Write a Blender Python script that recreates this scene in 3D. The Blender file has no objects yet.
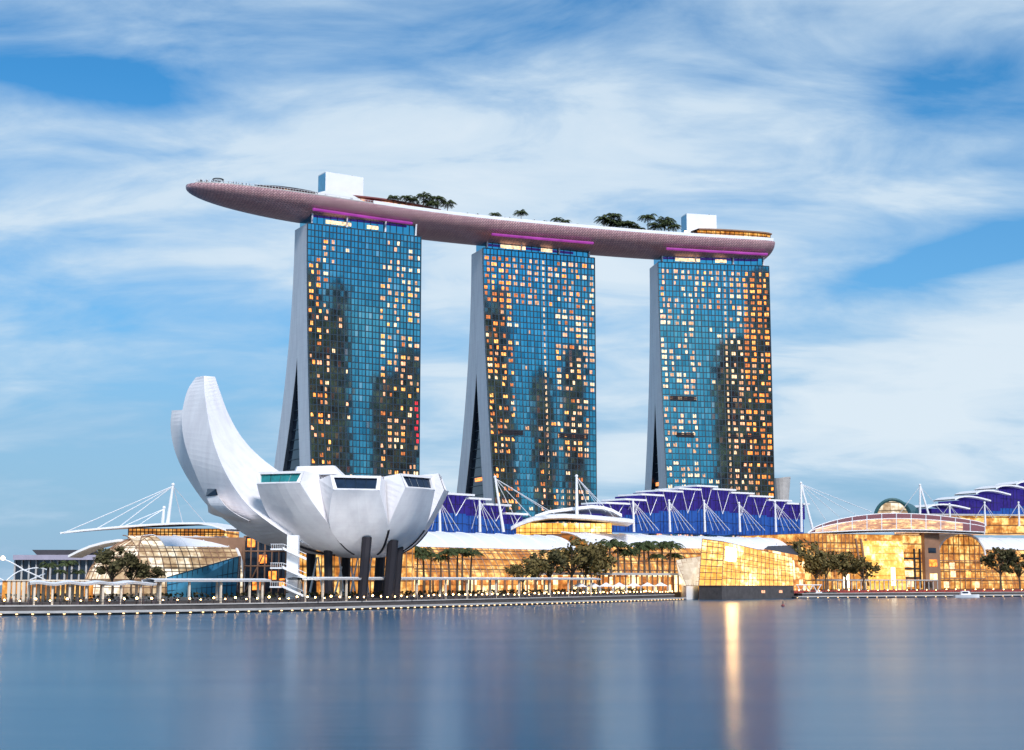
import bpy, math, random
from mathutils import Vector
random.seed(11)
R = math.radians
SC = bpy.context.scene
COL = SC.collection

# ------------------------------------------------------------------ camera
FPX, HC, HZ = 1480.0, 7.0, 580.0            # focal length in pixels, eye height above the water, horizon row
PITCH = math.atan((HZ - 375.0) / FPX)
cam_d = bpy.data.cameras.new('camera')
cam_d.sensor_width = 36.0
cam_d.lens = 36.0 * FPX / 1024.0
cam_d.clip_start, cam_d.clip_end = 1.0, 30000.0
cam = bpy.data.objects.new('camera', cam_d)
cam.location = (0, 0, HC)
cam.rotation_euler = (R(90) + PITCH, 0, 0)
COL.objects.link(cam)
SC.camera = cam

# ------------------------------------------------------------------ world, sun, exposure
SUN_EL, SUN_AZ = 40.0, 160.0                # elevation; bearing clockwise from +Y (behind the camera, to the right)
SKY_STRENGTH, SUN_STRENGTH, EXPOSURE = 0.09, 3.5, 0.2
SC.view_settings.view_transform = 'Standard'
SC.view_settings.look = 'None'
SC.view_settings.exposure = EXPOSURE
SC.view_settings.gamma = 1
SC.view_settings.use_curve_mapping = False
SC.render.engine = 'CYCLES'
SC.cycles.use_denoising = True
SC.cycles.max_bounces = 6
SC.cycles.sample_clamp_indirect = 6.0

world = bpy.data.worlds.new('World')
SC.world = world
world.use_nodes = True
nt = world.node_tree
nt.nodes.clear()
def wn(t, **kw):
    n = nt.nodes.new(t)
    for k, v in kw.items():
        setattr(n, k, v)
    return n
def wl(a, b): nt.links.new(a, b)
def wmath(op, a, b=None, clamp=False):
    n = wn('ShaderNodeMath', operation=op, use_clamp=clamp)
    for i, v in enumerate((a, b)):
        if v is None: continue
        if isinstance(v, (int, float)): n.inputs[i].default_value = v
        else: wl(v, n.inputs[i])
    return n.outputs[0]
def wramp(fac, stops):
    n = wn('ShaderNodeValToRGB')
    el = n.color_ramp.elements
    while len(el) < len(stops): el.new(0.5)
    for e, (p, c) in zip(el, stops):
        e.position = p
        e.color = c if len(c) == 4 else (*c, 1)
    wl(fac, n.inputs[0])
    return n.outputs[0]
def wmix(fac, a, b, blend='MIX'):
    n = wn('ShaderNodeMix', data_type='RGBA', blend_type=blend)
    for i, v in ((0, fac), (6, a), (7, b)):
        if isinstance(v, (int, float)): n.inputs[i].default_value = v
        elif isinstance(v, tuple): n.inputs[i].default_value = (*v, 1)
        else: wl(v, n.inputs[i])
    return n.outputs[2]
sky = wn('ShaderNodeTexSky', sky_type='NISHITA', sun_disc=False)
sky.sun_elevation = R(SUN_EL)
sky.sun_rotation = R(SUN_AZ)
sky.altitude = 0
sky.air_density = 1.0
sky.dust_density = 0.6
sky.ozone_density = 2.5
tc = wn('ShaderNodeTexCoord')
sep = wn('ShaderNodeSeparateXYZ')
wl(tc.outputs['Generated'], sep.inputs[0])
dz = wmath('MAXIMUM', sep.outputs[2], 0.0)
den = wmath('ADD', dz, 0.30)
cx = wmath('DIVIDE', sep.outputs[0], den)
cy = wmath('DIVIDE', sep.outputs[1], den)
comb = wn('ShaderNodeCombineXYZ')
wl(cx, comb.inputs[0]); wl(cy, comb.inputs[1])
def cloud_noise(loc, rot, scale, detail, rough, dist, s=1.0):
    m = wn('ShaderNodeMapping')
    m.inputs['Location'].default_value = loc
    m.inputs['Rotation'].default_value = (0, 0, R(rot))
    m.inputs['Scale'].default_value = scale
    wl(comb.outputs[0], m.inputs[0])
    n = wn('ShaderNodeTexNoise')
    n.inputs['Scale'].default_value = s
    n.inputs['Detail'].default_value = detail
    n.inputs['Roughness'].default_value = rough
    n.inputs['Distortion'].default_value = dist
    wl(m.outputs[0], n.inputs['Vector'])
    return n.outputs[0]
big = cloud_noise((3.1, 1.7, 0.3), 28, (1.0, 1.7, 1), 4.0, 0.5, 0.4, 1.2)
streak = cloud_noise((7.3, 2.2, 1.1), 30, (1.0, 1.9, 1), 7.0, 0.58, 0.5, 3.4)
wisp = cloud_noise((1.3, 9.2, 4.1), 48, (1.0, 2.0, 1), 6.0, 0.6, 0.4, 6.5)
dens = wmath('ADD', wmath('ADD', wmath('MULTIPLY', big, 0.50), wmath('MULTIPLY', streak, 0.42)), wmath('MULTIPLY', wmath('SUBTRACT', wisp, 0.1), 0.10))
# cloud banks and clear gaps by bearing and elevation: (bearing slope x/y, elevation slope z/y, half widths, tilt, amount)
ysafe = wmath('MAXIMUM', sep.outputs[1], 0.05)
bx_ = wmath('DIVIDE', sep.outputs[0], ysafe)
bz_ = wmath('DIVIDE', sep.outputs[2], ysafe)
for (px_, py_, wx, wz, tilt, amp) in ((470, 140, 330, 75, 0.1, 0.085), (110, 200, 170, 70, -0.1, 0.08), (930, 385, 170, 58, 0.1, 0.21), (470, 310, 130, 80, 0, 0.08),
        (50, 60, 150, 34, -0.15, -0.17), (975, 250, 125, 17, 0.25, -0.26), (965, 60, 150, 60, 0, -0.10), (60, 470, 240, 110, 0, -0.13), (400, 5, 330, 38, 0, -0.07), (300, 290, 90, 40, -0.2, 0.05), (760, 300, 60, 50, 0, 0.05), (440, 395, 90, 90, 0, 0.09), (625, 390, 70, 110, 0, 0.10), (930, 470, 230, 55, 0, 0.06)):
    ax_ = (px_ - 512) / 1480; az_ = (580 - py_) / 1480
    du = wmath('SUBTRACT', bx_, ax_)
    dv = wmath('SUBTRACT', wmath('SUBTRACT', bz_, az_), wmath('MULTIPLY', du, tilt))
    q_ = wmath('ADD', wmath('POWER', wmath('ABSOLUTE', wmath('DIVIDE', du, wx / 1480)), 2.0), wmath('POWER', wmath('ABSOLUTE', wmath('DIVIDE', dv, wz / 1480)), 2.0))
    dens = wmath('ADD', dens, wmath('MULTIPLY', wmath('EXPONENT', wmath('MULTIPLY', q_, -1.0)), amp))
mask = wramp(dens, [(0.39, (0, 0, 0)), (0.48, (0.42, 0.42, 0.42)), (0.60, (1, 1, 1))])
skycol = wmix(1.0, sky.outputs[0], (0.33, 0.98, 1.32), 'MULTIPLY')
cloudcol = wramp(dens, [(0.38, (4.0, 5.7, 7.6)), (0.52, (5.4, 7.0, 8.5)), (0.68, (7.3, 8.3, 9.1))])
n_ = nt.nodes[-1]
hzf = wramp(dz, [(0.0, (0.95, 0.95, 0.95)), (0.10, (0.75, 0.75, 0.75)), (0.19, (0.25, 0.25, 0.25)), (0.32, (0, 0, 0))])
skycol = wmix(hzf, skycol, (3.1, 4.75, 6.7))
tot = wmix(wmath('MULTIPLY', mask, 0.92), skycol, cloudcol)
bg = wn('ShaderNodeBackground')
wl(tot, bg.inputs[0])
bg.inputs[1].default_value = SKY_STRENGTH
wo = wn('ShaderNodeOutputWorld')
wl(bg.outputs[0], wo.inputs[0])

sun_d = bpy.data.lights.new('sun', 'SUN')
sun_d.energy = SUN_STRENGTH
sun_d.angle = R(14)
sun_d.color = (1.0, 0.95, 0.92)
sun = bpy.data.objects.new('sun', sun_d)
sv = Vector((math.sin(R(SUN_AZ)) * math.cos(R(SUN_EL)), math.cos(R(SUN_AZ)) * math.cos(R(SUN_EL)), math.sin(R(SUN_EL))))
sun.rotation_euler = sv.to_track_quat('Z', 'Y').to_euler()
COL.objects.link(sun)

# ------------------------------------------------------------------ surveying helpers
FW = Vector((0, math.cos(PITCH), math.sin(PITCH)))
UP = Vector((0, -math.sin(PITCH), math.cos(PITCH)))
def ray(px, py):
    return Vector(((px - 512.0) / FPX, 0, 0)) + UP * ((375.0 - py) / FPX) + FW
def at(px, py, Y):
    d = ray(px, py)
    return Vector((0, 0, HC)) + d * (Y / d.y)
def at_z(px, py, z):
    d = ray(px, py)
    return Vector((0, 0, HC)) + d * ((z - HC) / d.z)
def interp(x, xs, ys):
    if x <= xs[0]: return ys[0]
    for a, b, p, q in zip(xs, xs[1:], ys, ys[1:]):
        if x <= b: return p + (q - p) * (x - a) / (b - a)
    return ys[-1]
def spline(pts, n):
    """Catmull-Rom resample of Vectors, n points."""
    pts = [Vector(p) for p in pts]
    P = [pts[0] * 2 - pts[1]] + pts + [pts[-1] * 2 - pts[-2]]
    m = len(pts) - 1
    out = []
    for i in range(n):
        t = i / (n - 1) * m
        k = min(int(t), m - 1); f = t - k
        a, b, c, d = P[k:k + 4]
        out.append(0.5 * (2 * b + (c - a) * f + (2 * a - 5 * b + 4 * c - d) * f * f + (3 * b - a - 3 * c + d) * f ** 3))
    return out
V = Vector
ZG = 2.5                                   # level of the land behind the quay

# ------------------------------------------------------------------ mesh builder
OFF = {}
class MB:
    def __init__(s):
        s.v, s.f, s.m, s.uv, s.mats = [], [], [], [], []
    def mi(s, mat):
        if mat not in s.mats: s.mats.append(mat)
        return s.mats.index(mat)
    def face(s, pts, mat, uv=None):
        b = len(s.v)
        s.v += [Vector(p) for p in pts]
        s.f.append(tuple(range(b, b + len(pts))))
        s.m.append(s.mi(mat))
        s.uv.append(uv if uv else [(p[0] + p[1], p[2]) for p in pts])
    def box(s, c, sx, sy, sz, mat, ax=None):
        """c = centre of the bottom; ax = plan direction of the local x axis"""
        c = Vector(c)
        u = Vector((ax[0], ax[1], 0)).normalized() if ax is not None else Vector((1, 0, 0))
        w = Vector((-u.y, u.x, 0))
        lo = [c - u * sx / 2 - w * sy / 2, c + u * sx / 2 - w * sy / 2, c + u * sx / 2 + w * sy / 2, c - u * sx / 2 + w * sy / 2]
        s.prism(lo, sz, mat)
    def prism(s, lo, h, mat, top=None):
        """vertical prism on a plan polygon (counter-clockwise)"""
        lo = [Vector(p) for p in lo]
        hi = [p + Vector((0, 0, h)) for p in lo]
        s.hull(lo, hi, mat, top)
    def hull(s, lo, hi, mat, top=None):
        b = len(s.v); n = len(lo)
        s.v += [Vector(p) for p in lo] + [Vector(p) for p in hi]
        a = 0.0
        for i in range(n):
            j = (i + 1) % n
            L = (lo[j] - lo[i]).length; h1 = (hi[i] - lo[i]).length
            s.f.append((b + i, b + j, b + n + j, b + n + i)); s.m.append(s.mi(mat))
            s.uv.append([(a, 0), (a + L, 0), (a + L, h1), (a, h1)])
            a += L
        s.f.append(tuple(b + n + i for i in range(n))); s.m.append(s.mi(top or mat)); s.uv.append([(hi[i].x, hi[i].y) for i in range(n)])
        s.f.append(tuple(b + i for i in reversed(range(n)))); s.m.append(s.mi(mat)); s.uv.append([(lo[i].x, lo[i].y) for i in reversed(range(n))])
    def grid(s, rows, mat, close=False, flip=False, uv=None):
        """rows of equally many points; uv in metres along the surface"""
        b = len(s.v); nr, nc = len(rows), len(rows[0])
        for r in rows: s.v += [Vector(p) for p in r]
        vv = [0.0]
        for i in range(1, nr): vv.append(vv[-1] + (Vector(rows[i][nc // 2]) - Vector(rows[i - 1][nc // 2])).length)
        uu = [0.0]
        for j in range(1, nc): uu.append(uu[-1] + (Vector(rows[nr // 2][j]) - Vector(rows[nr // 2][j - 1])).length)
        uu.append(uu[-1] + 1)
        for i in range(nr - 1):
            for j in range(nc if close else nc - 1):
                k = (j + 1) % nc
                q = [b + i * nc + j, b + i * nc + k, b + (i + 1) * nc + k, b + (i + 1) * nc + j]
                t = [(uu[j], vv[i]), (uu[j + 1], vv[i]), (uu[j + 1], vv[i + 1]), (uu[j], vv[i + 1])]
                if flip: q.reverse(); t.reverse()
                s.f.append(tuple(q)); s.m.append(s.mi(mat)); s.uv.append(t)
    def tube(s, pts, r, mat, n=5, r2=None, cap=True):
        pts = [Vector(p) for p in pts]
        rings = []
        for i, p in enumerate(pts):
            t = (pts[min(i + 1, len(pts) - 1)] - pts[max(i - 1, 0)]).normalized()
            a = t.cross(Vector((0, 0, 1)))
            if a.length < 1e-3: a = t.cross(Vector((1, 0, 0)))
            a.normalize(); c = t.cross(a)
            rr = r if r2 is None else r + (r2 - r) * i / (len(pts) - 1)
            rings.append([p + (a * math.cos(2 * math.pi * k / n) + c * math.sin(2 * math.pi * k / n)) * rr for k in range(n)])
        s.grid(rings, mat, close=True)
        if cap:
            s.face(list(reversed(rings[0])), mat); s.face(rings[-1], mat)
    def sphere(s, c, r, mat, nu=8, nv=5, sz=1.0):
        c = Vector(c)
        rows = []
        for i in range(nv + 1):
            a = -math.pi / 2 + math.pi * i / nv
            rows.append([c + Vector((math.cos(a) * math.cos(2 * math.pi * k / nu) * r, math.cos(a) * math.sin(2 * math.pi * k / nu) * r, math.sin(a) * r * sz)) for k in range(nu)])
        s.grid(rows, mat, close=True)
    def build(s, name, parent=None, origin=None, smooth=False):
        off = OFF[parent] if parent is not None else (Vector(origin) if origin is not None else Vector((0, 0, 0)))
        me = bpy.data.meshes.new(name)
        me.from_pydata([tuple(p - off) for p in s.v], [], s.f)
        for m in s.mats: me.materials.append(m)
        me.polygons.foreach_set('material_index', s.m)
        uvl = me.uv_layers.new(name='UVMap')
        flat = [c for f in s.uv for t in f for c in t]
        uvl.data.foreach_set('uv', flat)
        if smooth:
            me.polygons.foreach_set('use_smooth', [True] * len(me.polygons))
            me.update()
        o = bpy.data.objects.new(name, me)
        COL.objects.link(o)
        if parent is not None: o.parent = parent
        else: o.location = off
        OFF[o] = off
        return o
def tag(o, label=None, cat=None, group=None, kind=None):
    if label: o['label'] = label
    if cat: o['category'] = cat
    if group: o['group'] = group
    if kind: o['kind'] = kind
    return o
def thing(name, label, cat, loc=(0, 0, 0), group=None):
    o = bpy.data.objects.new(name, None)
    o.empty_display_size = 1
    COL.objects.link(o)
    o.location = loc
    OFF[o] = Vector(loc)
    return tag(o, label, cat, group)
def dup(root, loc, rotz=0.0, scale=1.0, label=None, group=None):
    r = root.copy(); COL.objects.link(r)
    r.location = loc; r.rotation_euler = (0, 0, rotz); r.scale = (scale, scale, scale) if not isinstance(scale, tuple) else scale
    if label: r['label'] = label
    if group: r['group'] = group
    for ch in list(root.children):
        c = ch.copy(); COL.objects.link(c); c.parent = r
        for g in ch.children:
            d = g.copy(); COL.objects.link(d); d.parent = c
    return r

# ------------------------------------------------------------------ materials
def new_mat(name):
    m = bpy.data.materials.new(name); m.use_nodes = True
    t = m.node_tree
    return m, t, t.nodes['Principled BSDF']
def nd(t, typ, **kw):
    n = t.nodes.new(typ)
    for k, v in kw.items(): setattr(n, k, v)
    return n
def plain(name, col, rough=0.6, metal=0.0, var=0.12, scale=0.3, bump=0.0, spec=0.5):
    """base colour with weathering noise (object space)"""
    m, t, b = new_mat(name)
    tcn = nd(t, 'ShaderNodeTexCoord')
    n = nd(t, 'ShaderNodeTexNoise'); n.inputs['Scale'].default_value = scale; n.inputs['Detail'].default_value = 6; n.inputs['Roughness'].default_value = 0.65
    t.links.new(tcn.outputs['Object'], n.inputs['Vector'])
    rmp = nd(t, 'ShaderNodeValToRGB')
    rmp.color_ramp.elements[0].position = 0.3; rmp.color_ramp.elements[1].position = 0.7
    rmp.color_ramp.elements[0].color = (*[c * (1 - var) for c in col], 1)
    rmp.color_ramp.elements[1].color = (*[min(1, c * (1 + var * 0.6)) for c in col], 1)
    t.links.new(n.outputs[0], rmp.inputs[0])
    t.links.new(rmp.outputs[0], b.inputs['Base Color'])
    b.inputs['Roughness'].default_value = rough
    b.inputs['Metallic'].default_value = metal
    b.inputs['Specular IOR Level'].default_value = spec
    if bump:
        bp = nd(t, 'ShaderNodeBump'); bp.inputs['Strength'].default_value = bump
        t.links.new(n.outputs[0], bp.inputs['Height']); t.links.new(bp.outputs[0], b.inputs['Normal'])
    return m
def emit(name, col, strength, noise=0.0, scale=0.4):
    m, t, b = new_mat(name)
    b.inputs['Base Color'].default_value = (*[c * 0.3 for c in col], 1)
    b.inputs['Roughness'].default_value = 0.3
    b.inputs['Emission Color'].default_value = (*col, 1)
    b.inputs['Emission Strength'].default_value = strength
    if noise:
        g = nd(t, 'ShaderNodeNewGeometry')
        n = nd(t, 'ShaderNodeTexNoise'); n.inputs['Scale'].default_value = scale; n.inputs['Detail'].default_value = 3
        t.links.new(g.outputs['Position'], n.inputs['Vector'])
        mr = nd(t, 'ShaderNodeMapRange')
        mr.inputs[1].default_value = 0.3; mr.inputs[2].default_value = 0.7
        mr.inputs[3].default_value = strength * (1 - noise); mr.inputs[4].default_value = strength * (1 + noise)
        t.links.new(n.outputs[0], mr.inputs[0]); t.links.new(mr.outputs[0], b.inputs['Emission Strength'])
    return m
def interior(name, cols, strength, cell=(3.0, 3.6), dark=0.25, hot=0.12, base=(0.05, 0.03, 0.02), slab=0.16, rough=0.15, blot=0.09, spec=0.2, cw=0.38):
    """a lit interior behind glass: room by room brightness, dark floor slabs, furniture and blinds as noise (UV in metres)"""
    m, t, b = new_mat(name)
    L = t.links.new
    uv = nd(t, 'ShaderNodeUVMap')
    sp = nd(t, 'ShaderNodeSeparateXYZ'); L(uv.outputs[0], sp.inputs[0])
    def mth(op, a, c=None):
        n = nd(t, 'ShaderNodeMath', operation=op)
        for i, v in enumerate((a, c)):
            if v is None: continue
            if isinstance(v, (int, float)): n.inputs[i].default_value = v
            else: L(v, n.inputs[i])
        return n.outputs[0]
    fu = mth('DIVIDE', sp.outputs[0], cell[0]); fv = mth('DIVIDE', sp.outputs[1], cell[1])
    cb = nd(t, 'ShaderNodeCombineXYZ'); L(mth('FLOOR', fu), cb.inputs[0]); L(mth('FLOOR', fv), cb.inputs[1])
    wnz = nd(t, 'ShaderNodeTexWhiteNoise', noise_dimensions='2D'); L(cb.outputs[0], wnz.inputs['Vector'])
    n = nd(t, 'ShaderNodeTexNoise'); n.inputs['Scale'].default_value = blot; n.inputs['Detail'].default_value = 4; n.inputs['Roughness'].default_value = 0.7
    L(uv.outputs[0], n.inputs['Vector'])
    n2 = nd(t, 'ShaderNodeTexNoise'); n2.inputs['Scale'].default_value = 0.55; n2.inputs['Detail'].default_value = 3
    L(uv.outputs[0], n2.inputs['Vector'])
    fac = mth('ADD', mth('MULTIPLY', wnz.outputs['Value'], cw), mth('ADD', mth('MULTIPLY', n.outputs[0], 1.0 - cw), mth('MULTIPLY', mth('SUBTRACT', n2.outputs[0], 0.1), 0.32)))
    rmp = nd(t, 'ShaderNodeValToRGB')
    el = rmp.color_ramp.elements
    stops = [(0.37, tuple(c * dark for c in cols[0])), (0.52, cols[0]), (0.63, cols[1]), (0.77, tuple(c * (1 + hot * 8) for c in cols[2]))]
    while len(el) < 4: el.new(0.5)
    for e, (p, c) in zip(el, stops): e.position = p; e.color = (*c, 1)
    L(fac, rmp.inputs[0])
    fr = mth('FRACT', fv)
    sl = mth('GREATER_THAN', fr, slab)
    L(rmp.outputs[0], b.inputs['Emission Color'])
    L(mth('MULTIPLY', mth('ADD', mth('MULTIPLY', sl, 0.75), 0.25), strength), b.inputs['Emission Strength'])
    b.inputs['Base Color'].default_value = (*base, 1)
    b.inputs['Roughness'].default_value = rough
    b.inputs['Specular IOR Level'].default_value = spec
    return m

M = {}
M['white'] = plain('white_paint', (0.78, 0.78, 0.80), 0.5, var=0.06, scale=0.15)
M['museum'] = None
M['white_metal'] = plain('white_steel', (0.8, 0.8, 0.82), 0.35, var=0.05)
M['endwall'] = plain('pale_cladding', (0.82, 0.78, 0.83), 0.5, var=0.06, scale=0.05)
M['dark'] = plain('dark_steel', (0.022, 0.02, 0.026), 0.6, spec=0.25)
M['darkteal'] = plain('dark_teal_metal', (0.02, 0.09, 0.10), 0.4)
M['mullion'] = plain('mullion_metal', (0.03, 0.05, 0.07), 0.4, metal=0.3)
M['ground'] = plain('paving_ground', (0.12, 0.11, 0.10), 0.85, var=0.3, scale=0.05)
M['deck'] = plain('timber_deck', (0.07, 0.05, 0.04), 0.75, var=0.3, scale=0.4)
M['stone'] = plain('pale_stone', (0.46, 0.44, 0.43), 0.7, var=0.2)
M['quay'] = plain('quay_concrete', (0.08, 0.07, 0.07), 0.8, var=0.35, scale=0.5)
M['roofwhite'] = plain('roof_membrane', (0.74, 0.75, 0.80), 0.45, var=0.06, scale=0.1)
M['brown'] = plain('brown_cladding', (0.28, 0.15, 0.09), 0.6, var=0.2)
M['greyroof'] = plain('grey_roof', (0.22, 0.20, 0.23), 0.6, var=0.2)
M['bark'] = plain('bark', (0.11, 0.075, 0.05), 0.9, var=0.3, scale=2)
M['redroof'] = plain('red_roof', (0.22, 0.06, 0.06), 0.6, var=0.2)
M['darkroof'] = plain('dark_roof', (0.05, 0.045, 0.055), 0.6, var=0.2)
M['hull'] = None
def leaf_mat(name, col):
    m, t, b = new_mat(name)
    g = nd(t, 'ShaderNodeNewGeometry')
    r = nd(t, 'ShaderNodeValToRGB')
    r.color_ramp.elements[0].color = (*[c * 0.55 for c in col], 1)
    r.color_ramp.elements[1].color = (*[c * 1.5 for c in col], 1)
    t.links.new(g.outputs['Random Per Island'], r.inputs[0])
    t.links.new(r.outputs[0], b.inputs['Base Color'])
    b.inputs['Roughness'].default_value = 0.65
    b.inputs['Specular IOR Level'].default_value = 0.2
    return m
M['leaf'] = leaf_mat('leaf_green', (0.13, 0.10, 0.035))
M['leafdark'] = leaf_mat('leaf_dark', (0.07, 0.062, 0.026))
M['palm'] = leaf_mat('palm_green', (0.05, 0.065, 0.022))

def tower_glass():
    m, t, b = new_mat('tower_glass')
    g = nd(t, 'ShaderNodeNewGeometry')
    r = nd(t, 'ShaderNodeValToRGB')
    el = r.color_ramp.elements
    while len(el) < 5: el.new(0.5)
    for e, (p, c) in zip(el, [(0.0, (0.07, 0.30, 0.40)), (0.25, (0.10, 0.40, 0.51)), (0.75, (0.125, 0.46, 0.58)), (0.94, (0.17, 0.53, 0.64)), (1.0, (0.40, 0.66, 0.74))]):
        e.position = p; e.color = (*c, 1)
    t.links.new(g.outputs['Random Per Island'], r.inputs[0])
    t.links.new(r.outputs[0], b.inputs['Base Color'])
    b.inputs['Metallic'].default_value = 1.0
    b.inputs['Roughness'].default_value = 0.05
    return m
M['tglass'] = tower_glass()
M['dglass'] = plain('dark_glass', (0.03, 0.045, 0.07), 0.08, metal=0.4, var=0.2)
M['blueglass'] = plain('blue_glass', (0.10, 0.38, 0.58), 0.08, metal=0.45, var=0.25)
M['tealglass'] = plain('teal_skylight', (0.04, 0.30, 0.30), 0.1, metal=0.4, var=0.3, scale=0.6)
M['navyglass'] = plain('navy_skylight', (0.02, 0.035, 0.07), 0.1, metal=0.3, var=0.3, scale=0.6)
def hull_mat():
    m, t, b = new_mat('hull_shingles')
    uv = nd(t, 'ShaderNodeUVMap')
    mp = nd(t, 'ShaderNodeMapping'); mp.inputs['Rotation'].default_value = (0, 0, R(38))
    t.links.new(uv.outputs[0], mp.inputs[0])
    br = nd(t, 'ShaderNodeTexBrick')
    br.inputs['Scale'].default_value = 0.22
    br.inputs['Color1'].default_value = (0.62, 0.345, 0.365, 1)
    br.inputs['Color2'].default_value = (0.80, 0.49, 0.49, 1)
    br.inputs['Mortar'].default_value = (0.29, 0.165, 0.185, 1)
    br.inputs['Mortar Size'].default_value = 0.035
    br.inputs['Bias'].default_value = 0.0
    t.links.new(mp.outputs[0], br.inputs['Vector'])
    t.links.new(br.outputs[0], b.inputs['Base Color'])
    b.inputs['Metallic'].default_value = 0.35
    b.inputs['Roughness'].default_value = 0.42
    bp = nd(t, 'ShaderNodeBump'); bp.inputs['Strength'].default_value = 0.5; bp.inputs['Distance'].default_value = 0.1
    t.links.new(br.outputs['Fac'], bp.inputs['Height']); bp.invert = True
    t.links.new(bp.outputs[0], b.inputs['Normal'])
    return m
M['hull'] = hull_mat()
def shell_mat(name='museum_shell', tint=1.0, scale=0.5, bw=1.4, rh_=0.7):
    m, t, b = new_mat(name)
    uv = nd(t, 'ShaderNodeUVMap')
    br = nd(t, 'ShaderNodeTexBrick')
    br.inputs['Scale'].default_value = scale
    br.inputs['Brick Width'].default_value = bw; br.inputs['Row Height'].default_value = rh_
    br.inputs['Color1'].default_value = (0.86, 0.835, 0.845, 1)
    br.inputs['Color2'].default_value = (0.845, 0.82, 0.832, 1)
    br.inputs['Mortar'].default_value = (0.815, 0.79, 0.803, 1)
    br.inputs['Mortar Size'].default_value = 0.022
    t.links.new(uv.outputs[0], br.inputs['Vector'])
    tcn = nd(t, 'ShaderNodeTexCoord')
    mp = nd(t, 'ShaderNodeMapping'); mp.inputs['Scale'].default_value = (0.35, 0.35, 0.06)
    t.links.new(tcn.outputs['Object'], mp.inputs[0])
    n = nd(t, 'ShaderNodeTexNoise'); n.inputs['Scale'].default_value = 1.0; n.inputs['Detail'].default_value = 6
    t.links.new(mp.outputs[0], n.inputs['Vector'])
    rm = nd(t, 'ShaderNodeValToRGB')
    rm.color_ramp.elements[0].position = 0.35; rm.color_ramp.elements[0].color = (0.90, 0.89, 0.90, 1)
    rm.color_ramp.elements[1].position = 0.6; rm.color_ramp.elements[1].color = (1, 1, 1, 1)
    t.links.new(n.outputs[0], rm.inputs[0])
    mx = nd(t, 'ShaderNodeMix', data_type='RGBA', blend_type='MULTIPLY'); mx.inputs[0].default_value = 1.0
    t.links.new(br.outputs[0], mx.inputs[6]); t.links.new(rm.outputs[0], mx.inputs[7])
    t.links.new(mx.outputs[2], b.inputs['Base Color'])
    b.inputs['Roughness'].default_value = 0.45
    return m
M['museum'] = shell_mat()
M['endwall'] = shell_mat('pale_cladding', 1.0, 0.15, 0.9, 0.6)
M['gold'] = interior('lit_gold_interior', [(0.62, 0.20, 0.03), (1.0, 0.40, 0.06), (1.0, 0.64, 0.22)], 0.74, (2.3, 4.0), 0.08, 0.14, blot=0.11, cw=0.10)
M['goldbright'] = interior('bright_gold_interior', [(0.85, 0.36, 0.05), (1.0, 0.54, 0.12), (1.0, 0.78, 0.38)], 1.45, (2.4, 3.2), 0.6, 0.12, blot=0.05, slab=0.06, cw=0.05)
M['shop'] = interior('lit_shopfront', [(0.65, 0.20, 0.04), (1.0, 0.44, 0.10), (1.0, 0.76, 0.40)], 1.0, (2.2, 2.8), 0.12, 0.14, slab=0.06, blot=0.2)
M['palegold'] = interior('pale_lit_glass', [(0.50, 0.33, 0.18), (0.85, 0.66, 0.42), (1.0, 0.93, 0.78)], 0.85, (4.0, 4.0), 0.4, 0.08, cw=0.2)
M['frost'] = interior('frosted_lit_glass', [(0.68, 0.58, 0.46), (0.78, 0.70, 0.57), (0.9, 0.82, 0.70)], 0.85, (2.0, 2.0), 0.85, 0.01, cw=0.25, slab=0.0)
M['whiteglass'] = interior('white_lit_glass', [(0.55, 0.62, 0.62), (0.75, 0.80, 0.76), (0.95, 0.95, 0.9)], 0.6, (2.5, 3.0), 0.4, 0.05)
M['blue'] = interior('blue_floodlight_glow', [(0.004, 0.014, 0.09), (0.012, 0.045, 0.28), (0.03, 0.12, 0.50)], 0.8, (9.0, 30.0), 0.3, 0.0, slab=0.0, rough=0.5, spec=0.05, base=(0.004, 0.006, 0.02))  # glow stands in for blue floodlighting on the lower hall walls
M['purple'] = interior('purple_floodlight_glow', [(0.009, 0.006, 0.075), (0.019, 0.012, 0.15), (0.04, 0.03, 0.28)], 0.8, (9.0, 30.0), 0.5, 0.0, slab=0.0, rough=0.5, spec=0.05, base=(0.008, 0.004, 0.02))  # emission carries the purple floodlight on the upper hall walls
M['strip'] = emit('magenta_light', (0.40, 0.05, 0.38), 0.6, 0.35, 0.12)
M['lamp'] = emit('lamp_glass', (1.0, 0.58, 0.22), 16.0)
M['lampsoft'] = emit('lamp_lens', (1.0, 0.62, 0.28), 4.0)
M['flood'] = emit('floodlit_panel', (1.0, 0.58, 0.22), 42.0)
M['flood2'] = emit('bright_panel', (1.0, 0.82, 0.5), 3.5)
WIN = [emit('window_amber', (1.0, 0.27, 0.045), 1.75, 0.75, 0.8), emit('window_gold', (1.0, 0.40, 0.10), 1.6, 0.75, 0.8),
       emit('window_peach', (1.0, 0.44, 0.24), 1.3, 0.7, 0.8), emit('window_cream', (1.0, 0.66, 0.38), 1.3, 0.65, 0.8),
       emit('window_red', (1.0, 0.04, 0.06), 0.8, 0.5, 0.5),
       emit('window_dim_amber', (1.0, 0.28, 0.06), 0.5, 0.8, 0.8), emit('window_dim_cream', (1.0, 0.50, 0.25), 0.6, 0.8, 0.8)]

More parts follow.
